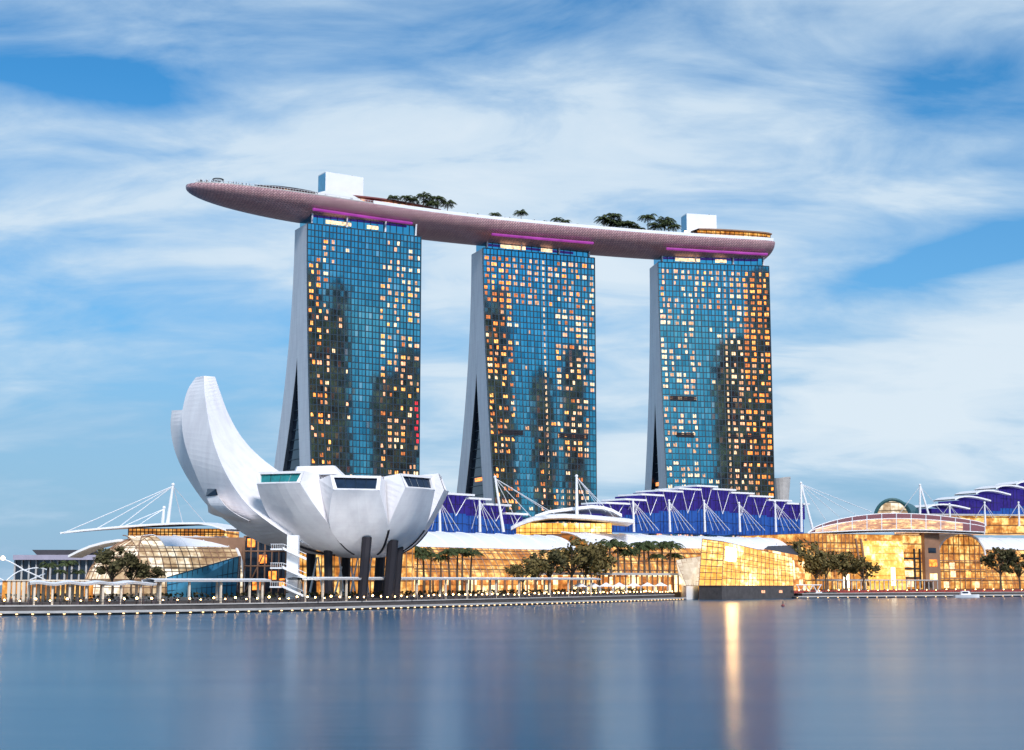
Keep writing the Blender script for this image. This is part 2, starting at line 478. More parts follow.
def water_mat():
    m, t, b = new_mat('bay_water')
    L = t.links.new
    g = nd(t, 'ShaderNodeNewGeometry')
    mp = nd(t, 'ShaderNodeMapping'); mp.inputs['Scale'].default_value = (0.02, 0.09, 1)
    L(g.outputs['Position'], mp.inputs[0])
    n = nd(t, 'ShaderNodeTexNoise'); n.inputs['Scale'].default_value = 1.0; n.inputs['Detail'].default_value = 5; n.inputs['Roughness'].default_value = 0.6
    L(mp.outputs[0], n.inputs['Vector'])
    bp = nd(t, 'ShaderNodeBump'); bp.inputs['Strength'].default_value = 0.14; bp.inputs['Distance'].default_value = 0.35
    L(n.outputs[0], bp.inputs['Height']); L(bp.outputs[0], b.inputs['Normal'])
    b.inputs['Base Color'].default_value = (0.006, 0.06, 0.12, 1)
    df = nd(t, 'ShaderNodeBsdfDiffuse'); df.inputs['Color'].default_value = (0.004, 0.12, 0.26, 1)
    mxs = nd(t, 'ShaderNodeMixShader'); lm = nd(t, 'ShaderNodeMapping'); lm.inputs['Scale'].default_value = (0.006, 0.045, 1); L(g.outputs['Position'], lm.inputs[0])
    ln_ = nd(t, 'ShaderNodeTexNoise'); ln_.inputs['Scale'].default_value = 1.0; ln_.inputs['Detail'].default_value = 3; L(lm.outputs[0], ln_.inputs['Vector'])
    lr = nd(t, 'ShaderNodeMapRange'); lr.inputs[1].default_value = 0.34; lr.inputs[2].default_value = 0.66; lr.inputs[3].default_value = 0.10; lr.inputs[4].default_value = 0.22; L(ln_.outputs[0], lr.inputs[0])
    L(lr.outputs[0], mxs.inputs[0])    # water body seen between the averaged ripples
    out = t.nodes['Material Output']
    L(b.outputs[0], mxs.inputs[1]); L(df.outputs[0], mxs.inputs[2]); L(mxs.outputs[0], out.inputs['Surface'])
    b.inputs['Roughness'].default_value = 0.205
    b.inputs['IOR'].default_value = 1.25
    b.inputs['Specular Tint'].default_value = (0.46, 0.68, 0.92, 1)
    return m
M['water'] = water_mat()

# ------------------------------------------------------------------ setting
mb = MB()
mb.face([(-6000, -3000, 0), (6000, -3000, 0), (6000, 9000, 0), (-6000, 9000, 0)], M['water'])
tag(mb.build('water'), kind='structure')

SHORE_PX = [(-160, 619.5), (0, 616), (100, 615.2), (200, 613.6), (300, 611.6), (400, 609), (480, 606.6), (560, 604.2), (640, 601.6), (686, 600)]
shore = [at_z(px, py, 0) for px, py in SHORE_PX]
corner = shore[-1]
shore2 = [corner + V((6, 45, 0))] + [at_z(px, py, 0) for px, py in [(700, 596.3), (798, 598.6), (900, 597.6), (1030, 596.6), (1250, 594.5)]]
shore_all = shore + shore2
def offset_line(line, d):
    out = []
    for i, p in enumerate(line):
        t = line[min(i + 1, len(line) - 1)] - line[max(i - 1, 0)]
        n = V((-t.y, t.x, 0)).normalized()
        out.append(p + n * d)
    return out
def strip_solid(mb, line, d0, d1, z0, z1, mat, top=None):
    a = offset_line(line, d0); b = offset_line(line, d1)
    rows = [[V((p.x, p.y, z0)) for p in a], [V((p.x, p.y, z1)) for p in a]]
    mb.grid(rows, mat)
    mb.grid([[V((p.x, p.y, z1)) for p in a], [V((p.x, p.y, z1)) for p in b]], top or mat)
    mb.grid([[V((p.x, p.y, z1)) for p in b], [V((p.x, p.y, z0)) for p in b]], mat)
    for k in (0, -1):
        q = [V((a[k].x, a[k].y, z0)), V((b[k].x, b[k].y, z0)), V((b[k].x, b[k].y, z1)), V((a[k].x, a[k].y, z1))]
        mb.face(q, mat)
# land
mb = MB()
inner = offset_line(shore, 9.0)
inner2 = offset_line(shore2[1:], 9.0)
edge = inner + inner2
poly = [V((p.x, p.y, ZG)) for p in edge]
far = [V((p.x * 12 + (p.x > 0) * 500, 7000, ZG)) for p in edge]
mb.grid([poly, far], M['ground'])
mb.grid([[V((p.x, p.y, -1)) for p in edge], poly], M['quay'])
tag(mb.build('ground'), kind='structure')
# two-level boardwalk round the bay
mb = MB()
for ln in (shore, shore2[1:]):
    strip_solid(mb, ln, 0.6, 4.6, -0.9, 0.45, M['quay'], M['deck'])
    strip_solid(mb, ln, 0.0, 4.4, 0.46, 0.95, M['stone'], M['deck'])
    strip_solid(mb, ln, 4.4, 9.6, -0.9, 1.75, M['quay'], M['deck'])
    strip_solid(mb, ln, 4.2, 5.4, 1.76, 2.02, M['stone'], M['deck'])
tag(mb.build('promenade'), kind='structure')

def MY(px): return interp(px, [-50, 0, 85, 250, 400, 560, 700, 815, 1024, 1200], [395, 400, 415, 440, 475, 540, 600, 640, 700, 750])
def gp(px, Y, z=ZG): return V(((px - 512) / FPX * (Y * math.cos(PITCH) + (z - HC) * math.sin(PITCH)), Y, z))
def zy(py, Y): return at(512, py, Y).z

# ------------------------------------------------------------------ hotel towers
ZT, ZC = 187.0, 192.6
def make_tower(A, B, k_left, k_back, pattern, label, gap_lit):
    A = at_z(A[0], A[1], ZT); B = at_z(B[0], B[1], ZT)
    u = V((B.x - A.x, B.y - A.y, 0)); Wd = u.length; u.normalize()
    w = V((-u.y, u.x, 0))                       # into the building
    A0 = V((A.x, A.y, 0))
    def q(z): return max(0.0, (ZT - z) / ZT)
    def front(s, z): return -k_left * q(z) ** 1.5 * (1 - s)
    def back(s, z): return 18.0 + k_back * q(z) ** 2.0 * (1 - 0.3 * s)
    def PT(s, d, z): return A0 + u * (s * Wd) + w * d + V((0, 0, z))
    base = PT(0.5, 0, ZG)
    t = thing('hotel_tower', label, 'tower', base, 'three leaning hotel towers under the rooftop park')
    zs = [ZG + (ZT - ZG) * i / 30 for i in range(31)]
    tf, tr = 15.7, 14.5
    # front slab core (opaque sides), rear slab
    for nm, d0, d1 in (('front_slab', lambda s, z: front(s, z) + 0.9, lambda s, z: min(front(s, z) + tf, back(s, z) - 0.05)),
                       ('rear_slab', lambda s, z: max(back(s, z) - tr, front(s, z) + tf + 0.05), back)):
        mb = MB()
        rows = [[PT(0, d0(0, z), z), PT(1, d0(1, z), z), PT(1, d1(1, z), z), PT(0, d1(0, z), z)] for z in zs]
        for i in range(len(rows) - 1):
            a, b = rows[i], rows[i + 1]
            for j in range(4):
                kk = (j + 1) % 4
                mat = M['endwall'] if j in (1, 3) else (M['dglass'])
                mb.face([a[j], a[kk], b[kk], b[j]], mat)
        mb.face(rows[-1], M['endwall'])
        mb.build(nm, t)
    # recessed atrium glazing between the legs
    mb = MB(); zt = 122.0
    zz = [ZG + (zt - ZG) * i / 16 for i in range(17)]
    for a, b in zip(zz, zz[1:]):
        pa = [PT(0.03, front(0, a) + tf - 0.3, a), PT(0.03, max(back(0, a) - tr + 0.3, front(0, a) + tf), a)]
        pb = [PT(0.03, front(0, b) + tf - 0.3, b), PT(0.03, max(back(0, b) - tr + 0.3, front(0, b) + tf), b)]
        mb.face([pa[1], pa[0], pb[0], pb[1]], M['dglass'])
    for z in [ZG + 5 * i for i in range(1, 21)]:
        d0, d1 = front(0, z) + tf, back(0, z) - tr
        if d1 - d0 > 0.5: mb.box(PT(0.025, (d0 + d1) / 2, z), 0.3, d1 - d0 + 0.4, 0.35, M['mullion'], u)
    ag = mb.build('atrium_glazing', t)
    for zf, f0 in gap_lit:
        d0, d1 = front(0, zf) + tf, back(0, zf) - tr
        m2 = MB(); m2.box(PT(0.022, d0 + (d1 - d0) * f0, zf), 0.3, max(1.2, (d1 - d0) * 0.42), 1.9, WIN[0], u)
        m2.build('lit_room', ag)
    # curtain wall: one slightly tilted pane per cell
    NB, NF = 16, 54
    dzf = (ZT - 4 - ZG) / NF
    rnd = random.Random(hash(label) % 1000 if False else int(A.x * 7) % 997)
    mb = MB()
    for i in range(NF):
        z0, z1 = ZG + 4 + i * dzf, ZG + 4 + (i + 1) * dzf
        if i == NF - 1: z1 = ZT
        for j in range(NB * 2):
            s0, s1 = j / (NB * 2), (j + 1) / (NB * 2)
            t0 = rnd.gauss(0, 0.0016); t1 = rnd.gauss(0, 0.003)
            o_ = front((s0 + s1) / 2, (z0 + z1) / 2)       # every pane hangs plumb and square, stepping with the curve
            mb.face([PT(s0, o_ - t0 - t1, z0), PT(s1, o_ + t0 - t1, z0), PT(s1, o_ + t0 + t1, z1), PT(s0, o_ - t0 + t1, z1)], M['tglass'])
    cw = mb.build('curtain_wall', t)
    mb = MB()
    for i in range(0, NF + 1):
        z = ZG + 4 + i * dzf
        ss = [0, 0.25, 0.5, 0.75, 1]
        hh = 0.22
        for s0, s1 in zip(ss, ss[1:]):
            a0, a1 = PT(s0, front(s0, z) - 0.30, z - hh), PT(s1, front(s1, z) - 0.30, z - hh)
            b0, b1 = a0 + V((0, 0, hh * 2)), a1 + V((0, 0, hh * 2))
            mb.face([a0, a1, b1, b0], M['mullion'])
            mb.face([b0, b1, b1 + w * 0.4, b0 + w * 0.4], M['mullion'])
            mb.face([a0 + w * 0.4, a1 + w * 0.4, a1, a0], M['mullion'])
    for j in range(0, NB * 2 + 1):
        s = j / (NB * 2)
        r_ = 0.21 if j % 2 == 0 else 0.06
        zl = [ZG + 4 + (ZT - 4 - ZG) * k / 18 for k in range(19)]
        for z0, z1 in zip(zl, zl[1:]):
            for aa, bb in ((-1, 1),):
                p0, p1 = PT(s, front(s, z0) - 0.33, z0), PT(s, front(s, z1) - 0.33, z1)
                mb.face([p0 - u * r_, p0 + u * r_, p1 + u * r_, p1 - u * r_], M['mullion'])
                for sg in (-1, 1):
                    mb.face([p0 + u * r_ * sg, p0 + u * r_ * sg + w * 0.35, p1 + u * r_ * sg + w * 0.35, p1 + u * r_ * sg], M['mullion'])
    mb.build('mullion_grid', cw)
    # lit rooms
    lit = []
    for i in range(NF - 1):
        fz = i / (NF - 1)
        for j in range(NB):
            pr, cols, wd = pattern(j, fz, i, rnd)
            if rnd.random() < pr * 1.4: c_ = rnd.choice(cols); c_ = c_ if rnd.random() > 0.42 or c_ == 4 else (5 if c_ in (0, 1) else 6); lit.append((i, j, c_, wd))
    rnd.shuffle(lit)
    rest = MB()
    for n, (i, j, c, wd) in enumerate(lit):
        z0 = ZG + 4 + i * dzf + 0.62; z1 = z0 + dzf - 1.25 - rnd.random() * 0.5
        sc = (j + 0.5) / NB; hw = wd / NB / 2 * rnd.uniform(0.5, 0.9)
        if wd > 0.5 and rnd.random() < 0.45: hw *= 0.62; sc += rnd.choice((-1, 1)) * 0.18 / NB
        s0, s1 = sc - hw, sc + hw
        pts = [PT(s0, front(s0, z0) - 0.12, z0), PT(s1, front(s1, z0) - 0.12, z0), PT(s1, front(s1, z1) - 0.12, z1), PT(s0, front(s0, z1) - 0.12, z1)]
        ins = [p + w * 0.09 for p in pts]
        m2 = rest if n >= 99 else MB()
        m2.face(pts, WIN[c])
        for a in range(4):
            b = (a + 1) % 4
            m2.face([ins[a], ins[b], pts[b], pts[a]], M['mullion'])
        if n < 99: m2.build('lit_window', t)
    if rest.v:
        tag(rest.build('lit_window', t), kind='stuff')
    # crown parapet
    mb = MB()
    lo = [PT(0.03, 1.2, ZT + 0.01), PT(0.96, 1.2, ZT + 0.01), PT(0.96, 16, ZT + 0.01), PT(0.03, 16, ZT + 0.01)]
    mb.prism(lo, ZC - ZT, M['tglass'])
    for s in [0.03 + 0.93 * i / 16 for i in range(17)]:
        mb.box(PT(s, 1.05, ZT + 0.02), 0.25, 0.25, ZC - ZT + 0.2, M['mullion'], u)
    mb.build('crown', t)
    for s0, s1 in ((0.16, 0.38), (0.52, 0.62)):
        m2 = MB(); m2.box(PT((s0 + s1) / 2, 0.95, ZT + 1.2), (s1 - s0) * Wd, 0.2, 1.9, WIN[3], u)
        m2.build('lit_window', t)
    for s in (0.04, 0.34, 0.68, 0.955):
        m2 = MB(); m2.tube([PT(s, 0.6, ZT + 0.5), PT(s, -0.2, ZC + 0.6), PT(s + 0.012, 0.4, ZC + 2.4)], 0.5, M['white_metal'], 6)
        m2.build('bracket', t)
    return dict(PT=PT, front=front, u=u, w=w, W=Wd, t=t)

def pat1(j, f, i, r):
    if j <= 1: return (0.42 if f < 0.93 else 0.15), [0, 0, 1, 1, 2], 0.72
    if j == 2: return 0.42, [0, 1, 2, 3], 0.72
    if j in (3, 4, 5): return 0.05, [2, 3], 0.55
    if 6 <= j <= 9: return 0.004, [3], 0.5
    if j == 15 and 0.38 < f < 0.52: return 0.9, [4], 0.8
    if f < 0.13: return 0.22, [1, 2], 0.7
    if f > 0.86: return 0.36, [2, 3], 0.7
    return 0.36, [2, 2, 1, 3], 0.72
def pat2(j, f, i, r):
    if j == 8: return (0.97 if f > 0.3 else 0.25), [3], 0.30
    if i in (18, 19, 30) : return 0.0, [0], 0.5
    if f > 0.84:
        if j < 4: return 0.85, [0, 0, 1], 0.8
        if j < 8: return 0.6, [2, 2, 0], 0.6
        return 0.5, [2, 0, 3], 0.7
    if j <= 3: return (0.5 if f > 0.3 else 0.45), [0, 1, 1, 3], 0.75
    if j in (4, 5, 6): return 0.03, [3], 0.6
    if j in (7, 9) : return (0.45 if f < 0.38 else 0.04), [2, 0], 0.7
    if f < 0.28 and j in (10, 11, 12, 14): return 0.8, [3], 0.5
    return (0.42 if f > 0.36 else 0.12), [3, 3, 2, 1], 0.78
def pat3(j, f, i, r):
    if j == 9: return (0.97 if f > 0.25 else 0.3), [3], 0.32
    if i in (20, 29): return 0.0, [0], 0.5
    if j >= 12:
        if f > 0.78: return 0.75, [0, 0, 1], 0.8
        return (0.6 if f > 0.3 else 0.42), [0, 0, 1, 2], 0.8
    if f > 0.85: return 0.6, [2, 2, 1, 3], 0.62
    if f < 0.2 and i in (5, 6, 9): return 0.85, [3], 0.95
    if j in (5, 6, 7, 8): return 0.05, [3], 0.6
    return 0.48, [3, 3, 2], 0.78
T1 = make_tower((307.6, 223), (421, 237), 21, 56, pat1, 'tall glass hotel tower behind the white lotus museum, its middle strip clear blue', [(45, 0.4), (47.5, 0.6)])
T2 = make_tower((483, 248), (594.5, 258), 28, 45, pat2, 'middle hotel tower standing between the two others, with one thin lit window column', [(40, 0.5), (60, 0.4), (25, 0.6)])
T3 = make_tower((658, 262), (768.8, 266.3), 20, 36, pat3, 'right hotel tower behind the purple hall roof, amber windows down its right side', [(32, 0.3), (60, 0.5)])

# office towers across the bay, beside and behind the camera: what the hotel glass mirrors
M['office'] = interior('office_facade', [(0.30, 0.045, 0.06), (0.42, 0.06, 0.07), (1.0, 0.4, 0.2)], 0.55, (3.5, 3.8), 0.35, 0.05, base=(0.012, 0.009, 0.012), slab=0.2, rough=0.6, spec=0.02)
def mirror_ray(T, s, z=60):
    p = T['PT'](s, T['front'](s, z), z); n = -T['w']
    d = (p - V((0, 0, HC))); d.z = 0; d.normalize()
    return V((p.x, p.y, 0)), (d - n * (2 * d.dot(n)))
for (T, sa, sb, dist, hh, lab) in ((T1, -0.06, 0.30, 640, 235, 'broad dark office tower across the bay, mirrored in the left edge of the left hotel'),
        (T1, 0.20, 0.37, 700, 300, 'tall slim office tower across the bay, mirrored beside the left hotel tower\'s blue strip'),
        (T1, 0.58, 0.80, 660, 205, 'office tower across the bay, mirrored right of the blue strip of the left hotel tower'),
        (T1, 0.80, 1.04, 720, 240, 'farther office tower across the bay, mirrored at the right edge of the left hotel tower'),
        (T2, -0.04, 0.16, 690, 270, 'office tower across the bay, mirrored in the left strip of the middle hotel tower'),
        (T2, 0.44, 0.60, 650, 120, 'low office tower across the bay, mirrored low in the middle hotel tower'),
        (T3, 0.80, 1.06, 690, 330, 'very tall office tower across the bay, mirrored at the right hotel tower\'s right edge')):
    pa, ra = mirror_ray(T, sa); pb, rb = mirror_ray(T, sb)
    A_, B_ = pa + ra * dist, pb + rb * dist
    e = (B_ - A_); Lb = e.length; e.normalize(); ew = V((-e.y, e.x, 0))
    if ew.dot(ra) < 0: ew = -ew
    c = (A_ + B_) / 2 + ew * 18
    t = thing('office_tower', lab, 'office tower', V((c.x, c.y, 0)))
    mb = MB(); mb.box(V((c.x, c.y, 0)), Lb, 34, hh * 0.92, M['office'], e); mb.box(V((c.x, c.y, hh * 0.92)), Lb * 0.8, 26, hh * 0.08, M['office'], e)
    mb.build('shaft', t)
    mb = MB(); mb.box(V((c.x, c.y, hh)), Lb * 0.4, 12, 6, M['darkroof'], e); mb.build('roof_plant', t)

# dark louvred plant-floor bands
for T, s0, s1, z_ in ((T2, 0.64, 0.92, 84), (T2, 0.08, 0.30, 84), (T3, 0.07, 0.30, 107), (T3, 0.11, 0.27, 86), (T3, 0.60, 0.67, 86), (T3, 0.73, 0.89, 86)):
    mb = MB(); n_s = 5
    for k in range(n_s):
        a, b = s0 + (s1 - s0) * k / n_s, s0 + (s1 - s0) * (k + 1) / n_s
        for dz_ in (0, 0.9, 1.8):
            p, q_ = T['PT'](a, T['front'](a, z_) - 0.7, z_ + dz_), T['PT'](b, T['front'](b, z_) - 0.7, z_ + dz_)
            w_ = T['w'] * 0.6
            mb.hull([p, q_, q_ + w_, p + w_], [x + V((0, 0, 0.7)) for x in (p, q_, q_ + w_, p + w_)], M['dark'])
    mb.build('louvre_band', T['t'])

# ------------------------------------------------------------------ rooftop park
ZD = 200.0
cpath = spline([(-160, 722, 0), (-133, 742, 0), (-103, 763, 0), (-57, 792, 0), (-18, 812, 0), (34, 832.5, 0), (84, 849.5, 0), (148, 866, 0)], 90)
cpath = [Vector((p.x, p.y * 0.982, 0)) for p in cpath]
clen = [0.0]
for a, b in zip(cpath, cpath[1:]): clen.append(clen[-1] + (b - a).length)
LT = clen[-1]
def cframe(d):
    d = max(0.0, min(LT, d))
    for i in range(len(clen) - 1):
        if clen[i + 1] >= d:
            f = (d - clen[i]) / (clen[i + 1] - clen[i])
            t = (cpath[i + 1] - cpath[i]).normalized()
            return cpath[i].lerp(cpath[i + 1], f), t, V((-t.y, t.x, 0))
def halfw(d):
    a = 19.0
    if d < 75: a *= math.sqrt(max(0.0, 1 - (1 - d / 75) ** 2)) ** 0.9
    if LT - d < 7: a *= (0.80 + 0.20 * math.sqrt(max(0.0, 1 - (1 - (LT - d) / 7) ** 2)))
    return max(a, 0.4)
def hdepth(d):
    k = 1.0
    if d < 75: k = (max(0.0, 1 - (1 - d / 75) ** 2)) ** 0.45
    if LT - d < 9: k = min(k, 0.55 + 0.45 * math.sqrt(max(0.0, 1 - (1 - (LT - d) / 9) ** 2)))
    return 1.2 + 8.3 * k
def DK(d, f, z=0.0):
    """point on the deck: d along, f from -1 (bay side) to 1, z above the deck"""
    c, t, n = cframe(d)
    return c + n * (halfw(d) * f) + V((0, 0, ZD + z))
park = thing('rooftop_park', 'long boat shaped rooftop park with pink shingled belly lying across the three towers', 'sky deck', (cpath[30].x, cpath[30].y, ZD))
ds = [LT * (i / 120) for i in range(121)]
ds = [0.02, 0.6, 1.5, 3, 5] + [x for x in ds if 6 < x < LT - 7] + [LT - 6, LT - 4.5, LT - 3, LT - 1.5, LT - 0.4, LT]
mb = MB()
rows = []
for d in ds:
    c, t, n = cframe(d); hw, dp = halfw(d), hdepth(d)
    r = []
    for i in range(25):
        f = -1 + 2 * i / 24
        g = 1 - abs(f) ** 2.3
        z = ZD - 1.0 - (dp - 1.0) * (max(0.0, g) ** 0.62)
        r.append(c + n * (hw * f) + V((0, 0, z)))
    rows.append([c - n * hw + V((0, 0, ZD))] + r + [c + n * hw + V((0, 0, ZD))])
mb.grid(rows, M['hull'], flip=True)
mb.face(rows[-1], M['hull'])
mb.face(list(reversed(rows[0])), M['hull'])
mb.build('hull', park, smooth=True)
mb = MB()
mb.grid([[DK(d, -0.995, -0.1) for d in ds], [DK(d, 0.995, -0.1) for d in ds]], M['deck'])
mb.build('deck', park)
# rim: pale parapet from the observation deck on
def rim(d0, d1, f, h, mat, name, z0=0.0, th=0.35):
    mb = MB(); xs = [d0 + (d1 - d0) * i / 60 for i in range(61)]
    ins = f - math.copysign(th / 19, f)
    mb.grid([[DK(d, f * 1.004, z0) for d in xs], [DK(d, f * 1.004, z0 + h) for d in xs], [DK(d, ins, z0 + h) for d in xs], [DK(d, ins, z0) for d in xs]], mat)
    mb.build(name, park)
rim(95, LT - 2, -1, 1.7, M['white'], 'parapet')
rim(60, LT - 2, 1, 1.7, M['white'], 'parapet')
rim(2, 95, -1, 0.5, M['stone'], 'coping')
mb = MB()
for i in range(60):
    d = 2 + i * 93 / 59
    p = DK(d, -0.985, 0.4); mb.box(p, 0.14, 0.14, 1.1, M['white_metal'])
mb.tube([DK(2 + i * 93 / 30, -0.985, 1.5) for i in range(31)], 0.09, M['white_metal'], 4)
mb.build('railing', park)
# magenta light strips above each tower, hugging the belly
def nearest_d(p):
    return min(range(len(cpath)), key=lambda i: (cpath[i] - V((p.x, p.y, 0))).length)
def belly(d, f):
    g = 1 - abs(f) ** 2.3
    return ZD - 1.0 - (hdepth(d) - 1.0) * (g ** 0.62)
for T, drop in ((T1, 1.9), (T2, 2.7), (T3, 2.6)):
    da = clen[nearest_d(T['PT'](0.02, 8, 0))]; db = clen[nearest_d(T['PT'](0.9, 8, 0))]
    mb = MB()
    xs = [da + (db - da) * i / 20 for i in range(21)]
    fs = -0.86
    mb.tube([cframe(d)[0] + cframe(d)[2] * (halfw(d) * fs) + V((0, 0, belly(d, fs) - drop)) for d in xs], 0.75, M['strip'], 8)
    mb.build('light_strip', park, smooth=True)
# lift-core boxes, restaurants
def deck_box(d, f, lx, ly, z0, z1, mat, name, side=None):
    c, t, n = cframe(d)
    p = c + n * (halfw(d) * f) + V((0, 0, ZD + z0))
    mb = MB(); mb.box(p, lx, ly, z1 - z0, mat, t)
    return mb.build(name, park)
def d_at_px(px, f=0.0):
    best = min(range(0, 1000), key=lambda i: abs(proj(DK(LT * i / 1000, f, 0))[0] - px))
    return LT * best / 1000
def proj(p):
    d = p - V((0, 0, HC)); zc = d.dot(FW)
    return 512 + FPX * d.x / zc, 375 - FPX * d.dot(UP) / zc
D_A, D_B = d_at_px(341, 0.1), d_at_px(700, 0.1)
for dd, lx, hh in ((D_A, 22.0, 18.3), (D_B, 18.5, 17.6)):
    bx = deck_box(dd, 0.15, lx, 9.0, 0, hh, M['white'], 'lift_core')
    c, t, n = cframe(dd)
    mb = MB(); p = c + n * (halfw(dd) * 0.15) - t * (lx / 2 + 0.06) + V((0, 0, ZD + 5))
    mb.box(p, 0.12, 8.6, hh - 5.6, M['blueglass'], t); mb.build('shade_side', bx)  # blue panel puts the shade of the box's left side into its colour
    mb = MB()
    mb.box(c + n * 3 + V((0, 0, ZD + hh)) + t * 2, 2.2, 1.6, 1.0, M['dark'], t); mb.box(c + n * 3 + V((0, 0, ZD + hh)) + t * 6.5, 0.3, 0.3, 1.6, M['dark'], t)
    mb.build('roof_plant', bx)
def pavilion_on_deck(d0, d1, f0, f1, h0, h1, roof, glow, name):
    mb = MB(); n = 16
    xs = [d0 + (d1 - d0) * i / n for i in range(n + 1)]
    def h(i): 
        e = math.sin(math.pi * min(1, max(0, (i + 2) / (n + 4)))) ** 0.5
        return h0 + (h1 - h0) * e
    lo = [[DK(d, f0, 0.0) for d in xs], [DK(d, f0, h(i) - 0.8) for i, d in enumerate(xs)]]
    mb.grid(lo, glow)
    for k in range(n + 1):
        mb.box(DK(xs[k], f0 - 0.01, 0), 0.3, 0.3, h(k) - 0.8, M['dark'])
    wall = mb.build(name, park)
    mb = MB()
    mb.grid([[DK(d, f0 - 0.16, h(i) - 0.9) for i, d in enumerate(xs)], [DK(d, f0 - 0.16, h(i) - 0.2) for i, d in enumerate(xs)], [DK(d, (f0 + f1) / 2, h(i) + 1.0) for i, d in enumerate(xs)], [DK(d, f1, h(i) - 0.2) for i, d in enumerate(xs)], [DK(d, f1, h(i) - 0.9) for i, d in enumerate(xs)], [DK(d, f0 - 0.16, h(i) - 0.9) for i, d in enumerate(xs)]], roof)
    mb.build('roof', wall)
M['redlit'] = interior('red_lit_bar', [(0.30, 0.03, 0.05), (0.65, 0.10, 0.10), (1.0, 0.55, 0.3)], 0.55, (3, 5), 0.15, 0.1, slab=0)
pavilion_on_deck(d_at_px(252), d_at_px(322), -0.30, 0.5, 2.2, 5.2, M['darkroof'], M['redlit'], 'restaurant')
pavilion_on_deck(d_at_px(326), d_at_px(432), -0.45, 0.4, 2.5, 6.0, M['redroof'], M['redlit'], 'restaurant')
pavilion_on_deck(d_at_px(690), d_at_px(772), -0.6, 0.4, 5.5, 6.6, M['brown'], M['gold'], 'restaurant')
# white curved windbreak behind the observation deck
mb = MB()
xs = [d_at_px(300) + (d_at_px(352) - d_at_px(300)) * i / 14 for i in range(15)]
mb.grid([[DK(d, -0.78, 0) for d in xs], [DK(d, -0.78, 1.2 + 4.2 * math.sin(math.pi * i / 14)) for i, d in enumerate(xs)], [DK(d, -0.74, 1.2 + 4.2 * math.sin(math.pi * i / 14)) for i, d in enumerate(xs)], [DK(d, -0.74, 0) for d in xs]], M['white'])
mb.build('windbreak', park)
# warm terrace light beside the second lift core
mb = MB(); mb.sphere(DK(d_at_px(686, -0.8), -0.8, 3.0), 0.8, M['lamp'])
mb.tube([DK(d_at_px(686, -0.8), -0.8, 0), DK(d_at_px(686, -0.8), -0.8, 2.4)], 0.1, M['dark'])
mb.build('terrace_lamp', park)
# visitors along the observation deck
mb = MB()
skin = plain('crowd_clothes', (0.10, 0.08, 0.09), 0.8, var=0.7, scale=0.7)
rc = random.Random(5)
for i in range(180):
    d = 4 + rc.random() ** 1.3 * 120; f = -0.9 + rc.random() * 0.5
    f = min(f, -0.55) if f > -0.7 else f - 0.06
    p = DK(d, f, 0.1)
    h = 1.6 + rc.random() * 0.3
    mb.tube([p, p + V((0, 0, h * 0.45)), p + V((0, 0, h * 0.8)), p + V((0, 0, h * 0.86))], 0.20, skin, 6, 0.14)
    mb.sphere(p + V((0, 0, h * 0.93)), 0.13, skin, 6, 4, 1.2)
tag(mb.build('crowd', origin=DK(40, -0.5, 0)), 'dark crowd of visitors along the tip of the rooftop observation deck', 'crowd', kind='stuff')
# dish sculpture over the tip
sc_ = thing('sculpture', 'small dark ring shaped fixture standing near the tip of the rooftop deck', 'fixture', DK(d_at_px(218), 0, 0))
p = DK(d_at_px(218), 0, 0)
mb = MB(); mb.tube([p + V((math.cos(a) * 2.6, math.sin(a) * 2.6, 5.0)) for a in [2 * math.pi * i / 16 for i in range(17)]], 0.3, M['dark'], 5); mb.build('ring', sc_)
mb = MB(); mb.tube([p, p + V((0, 0, 5))], 0.12, M['dark']); mb.tube([p + V((-2.6, 0, 5)), p + V((2.6, 0, 5))], 0.12, M['dark']); mb.build('post', sc_)

# ------------------------------------------------------------------ trees
def palm_parts(name, label, group, h, fl, seed, nf=15, lw=0.42):
    r = random.Random(seed)
    t = thing(name, label, 'palm tree', (0, 0, 0), group)
    mb = MB()
    lean = V((r.uniform(-0.05, 0.05), r.uniform(-0.05, 0.05), 0)) * h
    top = V((0, 0, h)) + lean
    mb.tube([V((0, 0, 0)), V((0, 0, h * 0.33)) + lean * 0.15, V((0, 0, h * 0.66)) + lean * 0.5, top], h * 0.035, M['bark'], 7, h * 0.018)
    mb.build('trunk', t, smooth=True)
    mb = MB()
    for k in range(nf):
        a = 2 * math.pi * (k + r.uniform(-0.3, 0.3)) / nf
        rise = r.uniform(0.05, 1.25)
        o = V((math.cos(a), math.sin(a), 0))
        L = fl * r.uniform(0.8, 1.1)
        ns = 9
        prev = None
        for i in range(ns + 1):
            f = i / ns
            p = top + o * (L * (f * (1 - 0.12 * f))) + V((0, 0, L * (rise * f - (0.35 + rise * 0.75) * f * f)))
            if prev is not None:
                tng = (p - prev).normalized(); sd = tng.cross(V((0, 0, 1))).normalized()
                wv = lw * fl * 0.55 * (0.25 + math.sin(math.pi * min(1, f * 0.9 + 0.08)))
                mid = (p + prev) / 2
                for sg in (-1, 1):
                    tip = mid + sd * sg * wv + V((0, 0, -wv * r.uniform(0.35, 0.8))) + tng * wv * 0.5
                    mb.face([prev, p, tip], M['palm'])
                mb.face([prev + sd * 0.05 * fl * 0.3, prev - sd * 0.05 * fl * 0.3, p - sd * 0.02 * fl, p + sd * 0.02 * fl], M['palm'])
            prev = p
    mb.build('crown', t)
    return t
